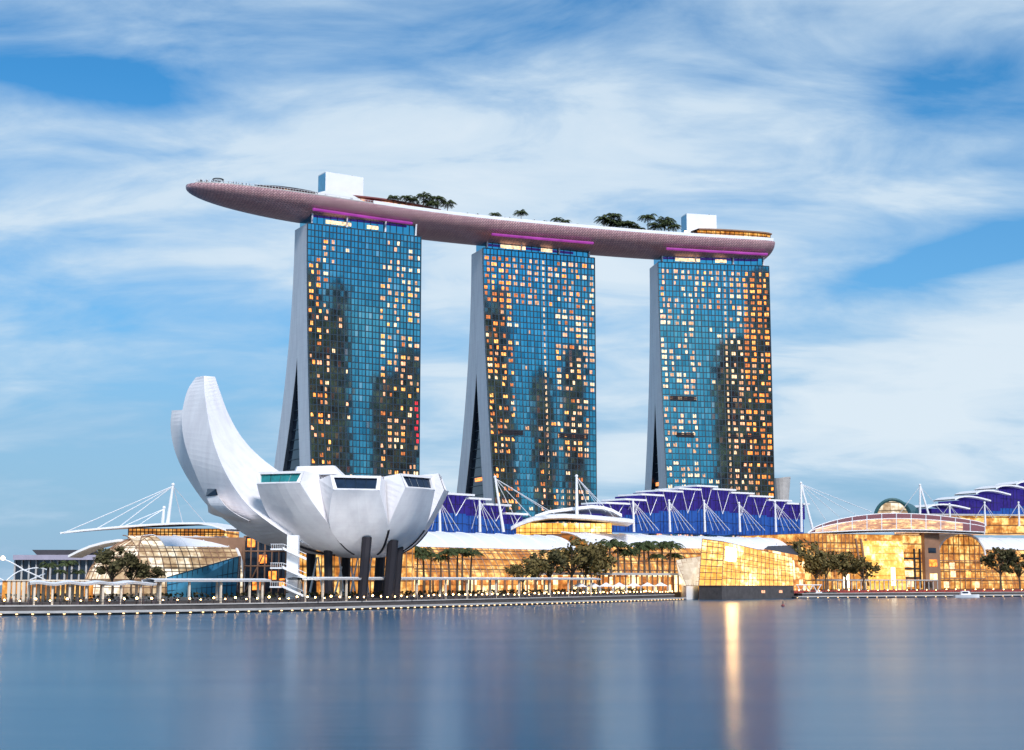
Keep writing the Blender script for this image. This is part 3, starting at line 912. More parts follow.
def tree_parts(name, label, group, h, rad, seed, leaf, nl=900, trunk_h=0.36, ls=0.48):
    r = random.Random(seed)
    t = thing(name, label, 'tree', (0, 0, 0), group)
    mb = MB(); th = h * trunk_h
    mb.tube([V((0, 0, 0)), V((0.1, 0, th * 0.5)), V((0, 0.1, th)), V((0, 0, h * 0.8))], rad * 0.075, M['bark'], 7, rad * 0.02)
    blobs = []
    for k in range(17):
        a = r.uniform(0, 2 * math.pi); rr = rad * math.sqrt(r.random()) * 0.78
        z = th + (h - th) * r.uniform(0.18, 0.86) * (1 - 0.28 * (rr / rad) ** 2)
        c = V((rr * math.cos(a), rr * math.sin(a), z))
        blobs.append((c, rad * r.uniform(0.17, 0.32)))
        if k % 2 == 0: mb.tube([V((0, 0, th * r.uniform(0.8, 1.1))), c * 0.55 + V((0, 0, th * 0.4)), c], rad * 0.03, M['bark'], 5, rad * 0.008)
    mb.build('trunk', t, smooth=True)
    mb = MB()
    for i in range(nl):
        c, br = r.choice(blobs)
        d = V((r.gauss(0, 1), r.gauss(0, 1), r.gauss(0, 0.8))).normalized()
        p = c + d * br * (r.random() ** 0.45 * (1.0 if r.random() < 0.8 else 1.45))
        s = ls * r.uniform(0.6, 1.3)
        n = (d + V((r.gauss(0, .6), r.gauss(0, .6), r.gauss(0, .6)))).normalized()
        a = n.cross(V((0.3, 0.5, 0.8))).normalized(); b = n.cross(a)
        mb.face([p - a * s, p + b * s * 0.6, p + a * s, p - b * s * 0.6], leaf)
    mb.build('crown', t)
    return t

# rooftop palms
deck_palms = [palm_parts('rooftop_palm', 'x', None, h_, 4.0, s, 19) for s, h_ in ((1, 5.6), (2, 4.4), (3, 6.4))]
rp = random.Random(3)
def put_deck_palms(pxs, group, label, smin, smax, f0=-0.75, f1=-0.2):
    for i, px in enumerate(pxs):
        f = rp.uniform(f0, f1)
        d = d_at_px(px, f)
        dup(deck_palms[i % 3], DK(d, f, 0), rp.uniform(0, 6.28), rp.uniform(smin, smax) * 1.3, label, group)
put_deck_palms([393, 400, 406, 412, 417, 423, 428, 433, 438, 447], 'palms beside the long red bar', 'dark palm in the rooftop clump beyond the long red bar, over the left tower', 0.75, 1.25)
put_deck_palms([467], None, 'single small rooftop palm just right of the left palm clump', 0.55, 0.6)
put_deck_palms([495, 502], 'pair of palms over the middle tower', 'one of two small rooftop palms close together over the left part of the middle tower', 0.75, 0.85)
put_deck_palms([521], None, 'slender lone rooftop palm over the middle tower', 0.95, 1.0)
put_deck_palms([557, 565], 'pair of palms right of middle', 'one of two small rooftop palms over the right part of the middle tower', 0.75, 0.95)
put_deck_palms([604, 610, 614, 619, 625, 630, 635, 640, 648, 653, 659, 664, 669, 674], 'palms left of the right lift core', 'dark palm in the rooftop clump left of the right white lift core', 0.85, 1.4)
def shrub(name, label, group, loc, r_, h_, seed, leaf):
    r = random.Random(seed); mb = MB()
    t = thing(name, label, 'shrub', loc, group); loc = V(loc)
    for i in range(170):
        a = r.uniform(0, 6.28); q_ = r.random() ** 0.5; z = h_ * (r.random() ** 0.8) * (1 - 0.5 * q_ * q_)
        p = loc + V((math.cos(a) * r_ * q_, math.sin(a) * r_ * q_, z)); n = V((r.gauss(0, 1), r.gauss(0, 1), r.gauss(0, 1))).normalized()
        x_ = n.cross(V((.3, .5, .8))).normalized() * r.uniform(.25, .5); y_ = n.cross(x_) * .7
        mb.face([p - x_, p + y_, p + x_, p - y_], leaf)
    mb.build('foliage', t)
    mb = MB()
    for k in range(4): mb.tube([loc, loc + V((r.uniform(-.5, .5) * r_, r.uniform(-.5, .5) * r_, h_ * 0.8))], 0.08, M['bark'], 5, 0.03)
    mb.build('stems', t)
for i, px in enumerate((396, 404, 411, 419, 427, 436, 444)):
    shrub('rooftop_shrub', 'dark shrub under the rooftop palms by the long red bar', 'shrubs under the left rooftop palms', DK(d_at_px(px, -0.75), -0.75, 0), 2.6, 2.9, 100 + i, M['leafdark'])
for i, px in enumerate((606, 616, 626, 637, 647, 657, 666)):
    shrub('rooftop_shrub', 'dark shrub under the rooftop palms left of the right lift core', 'shrubs under the right rooftop palms', DK(d_at_px(px, -0.75), -0.75, 0), 2.8, 3.1, 120 + i, M['leafdark'])
for i, px in enumerate((478, 510, 534, 545, 578)):
    shrub('rooftop_shrub', 'low separate shrub on the rooftop edge between the two palm clumps', 'low shrubs along the middle of the rooftop', DK(d_at_px(px, -0.8), -0.8, 0), 2.0, 3.2, 140 + i, M['leafdark'])
for p_ in deck_palms:
    for ch in list(p_.children): bpy.data.objects.remove(ch)
    bpy.data.objects.remove(p_)

# ------------------------------------------------------------------ lotus museum
MC = gp(332, 385, 0)                       # plan centre
mus = thing('museum', 'white lotus shaped museum with one tall curling petal, standing at the water edge', 'museum', (MC.x, MC.y, ZG))
def rails_to_mesh(rails, n, mat, mb, m=8):
    rr = [spline(r, n) for r in rails]
    rows = [[rr[j][i] for j in range(len(rr))] for i in range(n)]
    for j in range(len(rr)):
        k = (j + 1) % len(rr)
        mb.grid([[rw[j] for rw in rows], [rw[k] for rw in rows]], mat, flip=True)
    mb.face(rows[0], mat); mb.face(list(reversed(rows[-1])), mat)
def Zm(zx, zyy, Y):                        # reading from an enlarged view of the museum
    return at(160 + zx / 3.413, 360 + zyy / 3.413, Y)
# tall petal: outer rail, front crease, inner rail, hidden back rail
outer = [Zm(122, 59, 392), Zm(92, 108, 390), Zm(75, 190, 388), Zm(82, 275, 385), Zm(112, 365, 381), Zm(158, 465, 378), Zm(225, 548, 376), Zm(330, 618, 377), Zm(450, 655, 380)]
crease = [Zm(150, 54, 386), Zm(152, 110, 382), Zm(163, 190, 378), Zm(186, 292, 373), Zm(232, 400, 367), Zm(295, 490, 363), Zm(372, 555, 362), Zm(455, 608, 366), Zm(540, 648, 374)]
innr = [Zm(188, 57, 390), Zm(205, 108, 391), Zm(232, 180, 392), Zm(275, 258, 393), Zm(335, 325, 394), Zm(410, 382, 394), Zm(490, 425, 394), Zm(560, 450, 394), Zm(620, 470, 394)]
bck = [Zm(160, 60, 396), Zm(150, 110, 399), Zm(150, 190, 402), Zm(172, 275, 404), Zm(215, 360, 405), Zm(280, 440, 405), Zm(360, 500, 404), Zm(450, 540, 402), Zm(540, 570, 400)]
mb = MB(); rails_to_mesh([outer, crease, innr, bck], 40, M['museum'], mb)
mb.build('petal', mus)
# the petal behind it
o2 = [Zm(40, 172, 404), Zm(36, 225, 404), Zm(45, 290, 403), Zm(68, 355, 401), Zm(108, 425, 399), Zm(165, 500, 396), Zm(240, 560, 394)]
c2 = [Zm(76, 170, 400), Zm(78, 225, 398), Zm(90, 290, 397), Zm(115, 355, 395), Zm(155, 425, 393), Zm(215, 500, 391), Zm(290, 560, 390)]
i2 = [Zm(80, 172, 408), Zm(90, 225, 411), Zm(110, 290, 414), Zm(140, 355, 416), Zm(190, 425, 416), Zm(260, 490, 414), Zm(340, 540, 410)]
mb = MB(); rails_to_mesh([o2, c2, i2], 26, M['museum'], mb)
mb.build('petal', mus)
# low snout petal at the left flank
a = [Zm(158, 465, 371), Zm(175, 498, 368), Zm(225, 530, 364), Zm(300, 552, 362)]
b = [Zm(196, 462, 366), Zm(225, 500, 361), Zm(262, 528, 359), Zm(303, 549, 360)]
c = [Zm(205, 470, 378), Zm(240, 510, 374), Zm(275, 532, 370), Zm(306, 548, 366)]
d = [Zm(165, 520, 376), Zm(185, 530, 374), Zm(240, 545, 370), Zm(302, 556, 366)]
mb = MB(); rails_to_mesh([a, b, c, d], 14, M['museum'], mb)
sn = mb.build('snout', mus)
mb = MB(); q = [a[0] + V((-0.05, -0.4, 0)), b[0] + V((0, -0.3, 0.0)), b[0] + V((-0.5, 0, 1.6)), a[0] + V((0.2, 0, 1.9))]
mb.face(q, M['navyglass']); mb.face([p + V((0.1, 0.4, 0)) for p in reversed(q)], M['navyglass'])
mb.build('window', sn)
# bowl of short petals with glazed ends
def petal(az, rr, z_rim, wh, glass, half=18.0, flat=0.74, slant=0.0):
    ca, sa = math.sin(R(az)), -math.cos(R(az))
    o = V((ca, sa, 0)); sd = V((-sa, ca, 0))
    n = 22
    zb = 13.0
    rf, lf, vl = [], [], []
    MCt = lambda t: V((MC.x + 7.5 * (1 - t) ** 1.2, MC.y, 0))
    def prof(t):                              # radius, height along the belly
        r_ = 5 + (rr - 5) * t ** 0.75
        return r_, zb + (z_rim - zb) * (0.12 * (r_ - 5) / (rr - 5) + 0.88 * ((r_ - 5) / (rr - 5)) ** 2.6)
    for i in range(n + 1):
        t = i / n
        r_, z_ = prof(t)
        k = half if t < 0.6 else half * (1 - (1 - flat) * ((t - 0.6) / 0.4) ** 1.1)
        hw = r_ * math.tan(R(k))
        mc = MCt(t); fl = V((mc.x, mc.y, z_)) + o * r_ 
        lf.append(fl - sd * hw); rf.append(fl + sd * hw)
        if t < 0.6: rv, zv = r_, z_
        else:
            r0, z0 = prof(0.6)
            rv = r0 + (r_ - r0) * 0.36; zv = z0 + (z_rim + wh * 0.75 - z0) * ((t - 0.6) / 0.4)
        vd = rv / math.cos(R(half))
        vl.append((V((mc.x, mc.y, zv)) + o * rv - sd * rv * math.tan(R(half)), V((mc.x, mc.y, zv)) + o * rv + sd * rv * math.tan(R(half))))
    # window upper edge, set back
    back = o * (-wh * 0.35)
    tl, tr_ = lf[-1] + back + V((0, 0, wh)) - sd * 0.6, rf[-1] + back + V((0, 0, wh)) + sd * 0.6
    mb = MB()
    mat = M['museum']
    sub = 6
    rows = [[lf[i].lerp(rf[i], j / sub) + o * (0.9 * (i / n) * math.sin(math.pi * j / sub)) for j in range(sub + 1)] for i in range(n + 1)]
    mb.grid(rows, mat)
    i0 = int(0.6 * n)
    mb.grid([[vl[i][0] for i in range(i0, n + 1)], [lf[i] for i in range(i0, n + 1)]], mat)
    mb.grid([[rf[i] for i in range(i0, n + 1)], [vl[i][1] for i in range(i0, n + 1)]], mat)
    mb.face([vl[-1][0], lf[-1], tl], mat); mb.face([rf[-1], vl[-1][1], tr_], mat)
    # roof of the petal back to the centre
    ctr = V((MC.x, MC.y, z_rim + wh * 0.5))
    mb.face([tl, tr_, ctr], mat); mb.face([tl, ctr, vl[-1][0]], mat); mb.face([tr_, vl[-1][1], ctr], mat)
    # frame round the glazing
    mb.build_pending = None
    body = mb.build('petal', mus)
    fr = MB()
    loop = [lf[-1] + o * 0.15, rf[-1] + o * 0.15, tr_ + o * 0.1, tl + o * 0.1]
    def in_(p, k): 
        c = (loop[0] + loop[1] + loop[2] + loop[3]) / 4
        return p + (c - p) * k
    inn = [p + (V(( (loop[1]-loop[0]).normalized() )) * (0.9 if k in (0, 3) else -0.9)) + V((0, 0, 0.35 if k < 2 else -0.6)) for k, p in enumerate(loop)]
    for k in range(4):
        j = (k + 1) % 4
        fr.face([loop[k], loop[j], inn[j], inn[k]], mat)
        fr.face([inn[k], inn[j], inn[j] - o * 0.7, inn[k] - o * 0.7], mat)
    fr.build('window_frame', body)
    gl = MB(); gl.face([p - o * 0.65 for p in inn], glass)
    for f in (0.25, 0.5, 0.75):
        gl.tube([inn[0].lerp(inn[1], f) - o * 0.55, inn[3].lerp(inn[2], f) - o * 0.55], 0.06, M['mullion'], 4)
    gl.build('skylight', body)
    # dark seam gutter down each valley
    sm = MB(); sm.tube([p[1] + o * 0.1 for p in vl[2:i0 + 1]], 0.28, M['dark'], 5); sm.build('gutter', body)
petal(-19, 30.5, 30.0, 3.0, M['tealglass'], flat=0.60)
petal(17, 30.5, 28.4, 3.6, M['navyglass'], flat=0.58)
petal(53, 29.5, 29.4, 3.5, M['navyglass'], flat=0.60)
petal(89, 29, 29.8, 4.2, M['navyglass'], flat=0.62)
petal(125, 28, 31, 3.5, M['navyglass'])
petal(161, 28, 31, 3.5, M['navyglass'])
petal(197, 30, 32, 4.5, M['navyglass'], flat=0.7)
petal(-55, 25, 22, 2.0, M['museum'])
# belly cap
mb = MB()
mb.grid([[V((MC.x + 7.5 + math.cos(2 * math.pi * k / 30) * r_, MC.y + math.sin(2 * math.pi * k / 30) * r_, z_)) for k in range(30)] for r_, z_ in ((0.3, 12.6), (3, 12.6), (6, 12.9), (8, 13.4))], M['museum'], close=True, flip=True)
mb.build('belly', mus, smooth=True)
# rear petal whose pale inner face shows over the rim
mb = MB(); rails_to_mesh([[Zm(455, 400, 396), Zm(470, 363, 402)], [Zm(625, 400, 396), Zm(592, 360, 402)], [Zm(640, 400, 412), Zm(600, 362, 412)], [Zm(450, 400, 412), Zm(465, 364, 412)]], 3, M['museum'], mb)
mb.build('petal', mus)
# columns
for x0, y0, x1, y1, Y, r_ in ((329, 591, 328, 541, 374, 1.1), (362, 591, 367, 537, 366, 1.2), (378, 591, 381, 550, 388, 1.3), (388, 591, 393, 540, 372, 1.35), (395, 590, 400, 536, 378, 1.15), (312, 591, 311, 548, 395, 1.3), (345, 591, 346, 550, 400, 1.3)):
    b0 = at(x0, y0, Y); b1 = at(x1, y1, Y)
    mb = MB(); mb.tube([V((b0.x, b0.y, ZG - 0.2)), b1], r_, M['dark'], 8); mb.build('column', mus)
# stair tower
st = thing('stair_tower', 'white outdoor stair tower with zigzag flights under the left of the museum bowl', 'staircase', gp(289, 352))
sp = gp(289, 352)
mb = MB(); mb.box(sp + V((0.6, 1.2, 0)), 2.7, 2.4, 15.0, M['white']); mb.build('core', st)
for k in range(3):
    z0 = ZG + 1.5 + k * 4.4
    mb = MB()
    mb.box(sp + V((-2.6, -1.0, z0 + 1.2 - ZG)), 3.4, 2.0, 0.35, M['white'])
    n = 8
    for i in range(n):
        f = i / n
        mb.box(sp + V((-1.2 + 5.0 * f, -1.0, z0 + 1.2 - ZG - 2.2 * f + 0.05)), 0.7, 2.0, 0.3, M['white'])
    mb.face([sp + V((-1.4, -2.05, z0 + 1.3 - ZG)), sp + V((4.2, -2.05, z0 - 1.2 - ZG)), sp + V((4.2, -2.05, z0 - 0.6 - ZG)), sp + V((-1.4, -2.05, z0 + 1.9 - ZG))], M['white'])
    fl = mb.build('flight', st)
    mr = MB()
    for i in range(7): mr.box(sp + V((-4.1 + i * 0.5, -1.95, z0 + 1.55 - ZG)), 0.07, 0.07, 1.0, M['white_metal'])
    mr.tube([sp + V((-4.3, -1.95, z0 + 2.55 - ZG)), sp + V((-1.3, -1.95, z0 + 2.55 - ZG)), sp + V((4.2, -1.95, z0 + 0.2 - ZG))], 0.07, M['white_metal'], 4)
    mr.build('handrail', fl)

# floodlights on the quay washing the bowl
for px, lab in ((318, 'quay floodlight nearest the white stair tower, aimed up at the museum bowl'), (362, 'middle quay floodlight aimed up at the museum bowl'), (412, 'quay floodlight before the right rim of the museum bowl')):
    p = gp(px, 336 + (px - 318) * 0.16, 1.76)
    t = thing('floodlight', lab, 'floodlight', p)
    mb = MB(); mb.tube([p, p + V((0, 0, 0.7))], 0.12, M['dark'], 6); mb.build('stand', t)
    mb = MB(); mb.box(p + V((0, 0, 0.7)), 0.9, 0.5, 0.5, M['dark']); mb.build('housing', t)
    ld = bpy.data.lights.new('floodlight_beam', 'SPOT'); ld.energy = 4500; ld.color = (1.0, 0.98, 0.94); ld.spot_size = R(52); ld.spot_blend = 0.5; ld.shadow_soft_size = 0.4
    lo_ = bpy.data.objects.new('beam', ld); COL.objects.link(lo_); lo_.parent = t
    lo_.location = (0, 0.3, 1.4)
    aim = V((MC.x + (px - 345) * 0.20, MC.y - 22, 21)) - (p + V((0, 0.3, 1.4)))
    lo_.rotation_euler = aim.to_track_quat('-Z', 'Y').to_euler()

# ------------------------------------------------------------------ vaulted mall
def frames(path):
    out = []
    for i, p in enumerate(path):
        t = (path[min(i + 1, len(path) - 1)] - path[max(i - 1, 0)]); t.z = 0; t.normalize()
        out.append((p, t, V((-t.y, t.x, 0))))
    return out
def vault(t, path, Rr, H, split, glow, z0=ZG, ribs=1, nv=14, white_from=0.0, white_to=1.0, bar=0.13, hb=7, top=None):
    fr = frames(path)
    def P(i, v, out=0.0):
        p, tt, n = fr[i]
        a = v * math.pi / 2
        nrm = (-n * math.cos(a) + V((0, 0, 1)) * math.sin(a))
        return p + n * (Rr * (1 - math.cos(a))) + V((0, 0, z0 - p.z + H * math.sin(a))) + nrm * out
    N = len(path)
    mb = MB()
    vs = [split * k / nv for k in range(nv + 1)]
    mb.grid([[P(i, v) for i in range(N)] for v in vs], glow)
    g = mb.build('glazing', t)
    i0, i1 = int(white_from * (N - 1)), int(round(white_to * (N - 1)))
    v2 = [split + (1 - split) * k / 8 for k in range(9)]
    mb = MB(); mb.grid([[P(i, v, 0.25) for i in range(i0, i1 + 1)] for v in v2], M['roofwhite'])
    mb.grid([[P(i, split, 0.0) for i in range(i0, i1 + 1)], [P(i, split, 0.25) for i in range(i0, i1 + 1)]], M['white'])
    for i in range(i0, i1 + 1, max(1, ribs * 3)):
        mb.tube([P(i, v, 0.3) for v in v2], 0.22, M['white'], 4)
    mb.build('roof', t, smooth=False)
    if i0 > 0 or i1 < N - 1:
        mb = MB()
        if i0 > 0: mb.grid([[P(i, v) for i in range(0, i0 + 1)] for v in v2], glow)
        if i1 < N - 1: mb.grid([[P(i, v) for i in range(i1, N)] for v in v2], glow)
        mb.build('upper_glazing', t)
    mb = MB()
    for i in range(0, N, ribs):
        vv = vs if i0 <= i <= i1 else vs + v2[1:]
        mb.tube([P(i, v, 0.12) for v in vv], bar * 1.3, M['brown'], 4)
    for k in range(1, hb):
        v = split * k / hb
        mb.tube([P(i, v, 0.12) for i in range(N)], bar, M['brown'], 4)
    mb.build('glazing_bars', g)
    mb = MB()
    for i in (0, N - 1):
        mb.tube([P(i, k / 20, 0.15) for k in range(21)], 0.45, M['white'], 6)
    mb.build('edge_arch', t)
    # body behind
    mb = MB()
    lo = [P(0, 1), P(N - 1, 1)]
    pa, pb = fr[0], fr[-1]
    q = [P(0, 1), P(N - 1, 1), P(N - 1, 1) + pb[2] * 38, P(0, 1) + pa[2] * 38]
    q = [V((p.x, p.y, z0)) for p in q]
    mb.prism(q, H - 0.3, M['brown'], M['greyroof'])
    mb.build('body', t)
    for i, s in ((0, 1), (N - 1, -1)):
        mb = MB(); pts = [P(i, k / 16) for k in range(17)]; b = P(i, 1); b = V((b.x, b.y, z0))
        mb.face((pts + [b]) if s > 0 else list(reversed(pts + [b])), glow); mb.build('end_glazing', t)
    return P
def line(pxa, pxb, n, dy=0.0):
    return [gp(pxa + (pxb - pxa) * i / (n - 1), MY(pxa + (pxb - pxa) * i / (n - 1)) + dy) for i in range(n)]
# centre section (beside the museum)
p0 = line(407, 592, 30)
m1 = thing('shopping_mall', 'barrel vaulted golden glass mall with white roof just right of the museum', 'mall', p0[15])
vault(m1, p0, 22, 21.0, 0.52, M['gold'])
p0 = line(606, 812, 34)
m2 = thing('shopping_mall', 'barrel vaulted golden mall behind the palms and the faceted crystal pavilion', 'mall', p0[17])
vault(m2, p0, 22, 22.6, 0.55, M['gold'])
p0 = line(952, 1130, 30)
m3 = thing('shopping_mall', 'vaulted golden mall with white roof at the far right edge, dark tree before it', 'mall', p0[10])
vault(m3, p0, 22, 24.5, 0.55, M['gold'])
# left section with rounded end
pl = [gp(112 + 14 * math.cos(a) * 1.6, 432 - 16 * math.sin(a) + 12, ZG) for a in [R(200) - R(110) * i / 9 for i in range(10)]]
c_ = gp(85, 444) + V((20, 0, 0))
pl = [c_ + V((20 * math.cos(R(a)), 20 * math.sin(R(a)), 0)) for a in range(180, 271, 10)]
e_ = gp(245, 442)
pl += [pl[-1].lerp(e_, i / 15) for i in range(1, 16)]
m4 = thing('shopping_mall', 'ribbed glass mall with rounded end left of the museum, under the masted canopy', 'mall', pl[12])
vault(m4, pl, 19.6, 17.5, 0.60, M['palegold'], white_from=0.62, bar=0.12)

# masts and cables
def mast(label, foot, top, cables, r=0.45, group=None, foot2=None):
    t = thing('mast', label, 'mast', foot, group)
    mb = MB(); mb.tube([foot, foot.lerp(top, 0.5), top], r * 1.15, M['white_metal'], 8, r * 0.7); mb.sphere(top, r * 1.1, M['white_metal']); mb.build('pole', t)
    if foot2 is not None:
        mb = MB(); mb.tube([foot2, foot2.lerp(top, 0.5), top], r, M['white_metal'], 8, r * 0.7); mb.build('pole', t)
    for c in cables:
        mb = MB(); mid = top.lerp(c, 0.5) - V((0, 0, (top - c).length * 0.008))
        mb.tube([top - V((0, 0, 0.5)), mid, c], 0.13, M['white_metal'], 4); mb.build('cable', t)
    return t

# left canopy pavilion on top of the mall
Yc = 452
up = thing('canopy_pavilion', 'glass upper hall under a long thin white canopy left of the museum', 'pavilion', at(175, 546, Yc))
a0, a1 = at(128, 546, Yc), at(224, 541, Yc + 6)
mb = MB()
zt_ = zy(528, Yc)
q = [V((a0.x, a0.y, a0.z)), V((a1.x, a1.y, a0.z)), V((a1.x, a1.y + 25, a0.z)), V((a0.x, a0.y + 25, a0.z))]
mb.prism(q, zt_ - a0.z, M['gold'], M['greyroof']); hall = mb.build('hall', up)
mb = MB()
for i in range(25): mb.box(V((a0.x + (a1.x - a0.x) * i / 24, a0.y + (a1.y - a0.y) * i / 24 - 0.15, a0.z)), 0.22, 0.22, zt_ - a0.z, M['dark'])
for k in (0.33, 0.66, 0.97): mb.tube([q[0] + V((0, -0.15, (zt_ - a0.z) * k)), q[1] + V((0, -0.15, (zt_ - a0.z) * k))], 0.12, M['dark'], 4)
mb.build('glazing_bars', hall)
# canopy
crv = [(60, 534.0), (80, 531.5), (100, 529.5), (125, 527.3), (150, 525.6), (175, 524.3), (198, 524.0), (212, 526.0), (226, 531)]
mb = MB(); rw = []
for px, py in crv:
    f = (px - 60) / 150
    pf = at(px, py, Yc - 8 + 6 * f)
    rw.append((pf, pf + V((3 * (1 - f), 6 + 22 * min(1, f * 1.6), 0.6))))
mb.grid([[p for p, q_ in rw], [p + V((0, 0, 0.55)) for p, q_ in rw], [q_ + V((0, 0, 0.8)) for p, q_ in rw], [q_ for p, q_ in rw], [p for p, q_ in rw]], M['white'])
mb.build('canopy', up)
mb = MB(); 
low = [at(px, py, Yc - 10) for px, py in [(68, 557.5), (78, 552.5), (90, 547.5), (105, 543.5), (118, 541.5), (130, 541.3)]]
mb.grid([low, [p + V((0, 0, 0.7)) for p in low], [p + V((1.5, 9, 0.7)) for p in low], [p + V((1.5, 9, 0)) for p in low], low], M['white']); mb.build('lower_canopy', up)
lm = at(167.5, 524, Yc); ltp = at(173, 484.5, Yc)
mast('tall white mast on the thin canopy left of the museum, cables to both sides', lm, ltp, [at(62, 533.5, Yc - 8), at(95, 529.5, Yc - 4), at(118, 527.8, Yc - 2), at(183, 524, Yc + 15), at(206, 524, Yc + 25)], 0.5)
mast('short white mast beside the tall one on the left canopy', at(162.5, 524, Yc + 12), at(164, 507.5, Yc + 12), [at(120, 528, Yc + 6), at(137, 526.5, Yc + 6)], 0.5)

# blue glass wedge pavilion in front of the left mall
bw = thing('glass_wedge', 'blue sloping glass wedge in front of the left mall beside the museum', 'pavilion', gp(200, 405))
f_lo = [gp(167, 400), gp(236, 400), gp(240, 418), gp(170, 418)]
f_hi = [at(167, 577, 400), at(239, 556, 398), at(241, 556, 418), at(170, 577, 418)]
mb = MB(); mb.hull(f_lo, f_hi, M['blueglass']); g_ = mb.build('glass', bw)
mb = MB()
for i in range(15):
    f = i / 14
    mb.tube([f_lo[0].lerp(f_lo[1], f) + V((0, -0.12, 0)), f_hi[0].lerp(f_hi[1], f) + V((0, -0.12, 0))], 0.09, M['mullion'], 4)
for k in (0.3, 0.6, 0.98):
    mb.tube([f_lo[0].lerp(f_hi[0], k) + V((0, -0.12, 0)), f_lo[1].lerp(f_hi[1], k) + V((0, -0.12, 0))], 0.09, M['mullion'], 4)
mb.build('glazing_bars', g_)

# dark steel frame block behind the stair
fb = thing('frame_building', 'dark open steel framed block with stairs between the left mall and the museum', 'building', gp(258, 425))
mb = MB()
b_ = [gp(243, 425), gp(292, 425), gp(292, 445), gp(243, 445)]
mb.prism([p + V((0, 2.5, 0)) for p in b_], 17, M['dglass'], M['greyroof']); mb.build('core', fb)
mb = MB()
for i in range(8):
    p = b_[0].lerp(b_[1], i / 7); mb.box(p, 0.35, 0.35, 17, M['brown'])
for k in range(1, 5): mb.tube([b_[0] + V((0, 0, k * 4.2)), b_[1] + V((0, 0, k * 4.2))], 0.22, M['brown'], 4)
for i in range(3):
    mb.tube([b_[0].lerp(b_[1], i / 7) + V((0, 0, 4.2 * i)), b_[0].lerp(b_[1], (i + 1) / 7) + V((0, 0, 4.2 * (i + 1)))], 0.2, M['brown'], 4)
mb.build('frame', fb)
for i, (px, k) in enumerate(((250, 3.3), (262, 2.2), (272, 1.1), (256, 0.4), (283, 0.6))):
    mb = MB(); mb.box(gp(px, 427.3) + V((0, 0, k * 4.2)), 2.2, 0.2, 2.4, WIN[0]); mb.build('lit_window', fb)

# stepped purple halls
def step_hall(label, steps, ybase, Yf, brace=True, scal=False):
    pxm = (steps[0][0] + steps[-1][1]) / 2
    t = thing('event_hall', label, 'hall', at(pxm, ybase, Yf(pxm)))
    zb = zy(ybase, Yf(pxm)) - 1.0
    for (pa, pb, yt) in steps:
        Ya, Yb = Yf(pa), Yf(pb)
        zt = zy(yt, (Ya + Yb) / 2)
        ov = 0.0
        A_, B_ = gp(pa, Ya, zt), gp(pb, Yb, zt)
        tt = (B_ - A_).normalized(); n = V((-tt.y, tt.x, 0))
        zm = zb + (zt - zb) * 0.52
        lo = [A_ + tt * ov, B_ - tt * (-0.3), B_ + n * 14 + tt * 0.3, A_ + tt * ov + n * 14]
        for z_0, z_1, mat, nm in ((zb, zm, M['blue'], 'lower_glow_panel'), (zm + 0.003, zt - 0.4, M['purple'], 'upper_glow_panel')):  # floodlight colour put into two glowing wall panels
            L_ = [V((p.x, p.y, z_0)) + (n * (-1.0) if nm == 'upper_glow_panel' else V((0, 0, 0))) * (1 if p is lo[0] or p is lo[1] else 0) for p in lo]
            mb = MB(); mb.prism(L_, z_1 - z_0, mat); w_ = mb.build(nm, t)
            mb = MB()
            for i in range(1, 6):
                p_ = L_[0].lerp(L_[1], i / 6); mb.box(p_ - n * 0.08, 0.16, 0.12, z_1 - z_0 - 0.02, M['dark'], tt)
            mb.tube([L_[0] - n * 0.12 + V((0, 0, (z_1 - z_0) * 0.5)), L_[1] - n * 0.12 + V((0, 0, (z_1 - z_0) * 0.5))], 0.1, M['dark'], 4)
            mb.build('glazing_bars', w_)
        mb = MB()
        R0 = [A_ - tt * 1.5 - n * 3.2, B_ + tt * 1.5 - n * 3.2, B_ + tt * 1.5 + n * 11, A_ - tt * 1.5 + n * 11]
        if scal:
            k = 8; Ls = (B_ - A_).length + 10
            prof = [A_ - tt * 5 + tt * (Ls * i / k) + V((0, 0, 1.9 * math.sin(math.pi * (i / k) ** 0.75) - 0.6)) for i in range(k + 1)]
            mb.grid([[p - n * 4 for p in prof], [p - n * 4 + V((0, 0, 0.7)) for p in prof], [p + n * 12 + V((0, 0, 0.7)) for p in prof], [p + n * 12 for p in prof], [p - n * 4 for p in prof]], M['white'])
        else:
            mb.prism([V((p.x, p.y, zt - 0.39)) for p in R0], 0.75, M['white'])
        mb.build('roof_slab', t)
        if brace:
            mb = MB(); c = (A_ + B_) / 2
            bt = V((c.x, c.y, zb + (zt - zb) * 0.45)) - n * 1.5
            for e in (A_ + tt * 2.2, B_ - tt * 1.2):
                mb.tube([bt, V((e.x, e.y, zt - 0.4)) - n * 1.9], 0.16, M['white_metal'], 4)
            mb.build('brace', t)
    return t, zb
sx = lambda z: 600 + z / 3.938
sy = lambda z: 440 + z / 3.938
steps = [(sx(10), sx(88), sy(250)), (sx(88), sx(152), sy(236)), (sx(152), sx(222), sy(217)), (sx(222), sx(298), sy(202)), (sx(298), sx(370), sy(194)), (sx(370), sx(436), sy(183)), (sx(436), sx(508), sy(196)), (sx(508), sx(580), sy(210)), (sx(580), sx(655), sy(223)), (sx(655), sx(728), sy(239)), (sx(728), sx(798), sy(252))]
YH = lambda px: MY(px) + 62
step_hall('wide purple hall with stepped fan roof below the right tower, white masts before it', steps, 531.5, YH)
steps = [(418, 440, 492), (440, 466, 494.5), (466, 483, 499), (483, 503, 505), (503, 520, 514)]
step_hall('narrow blue purple hall between the museum bowl and the middle tower', steps, 531.5, YH)
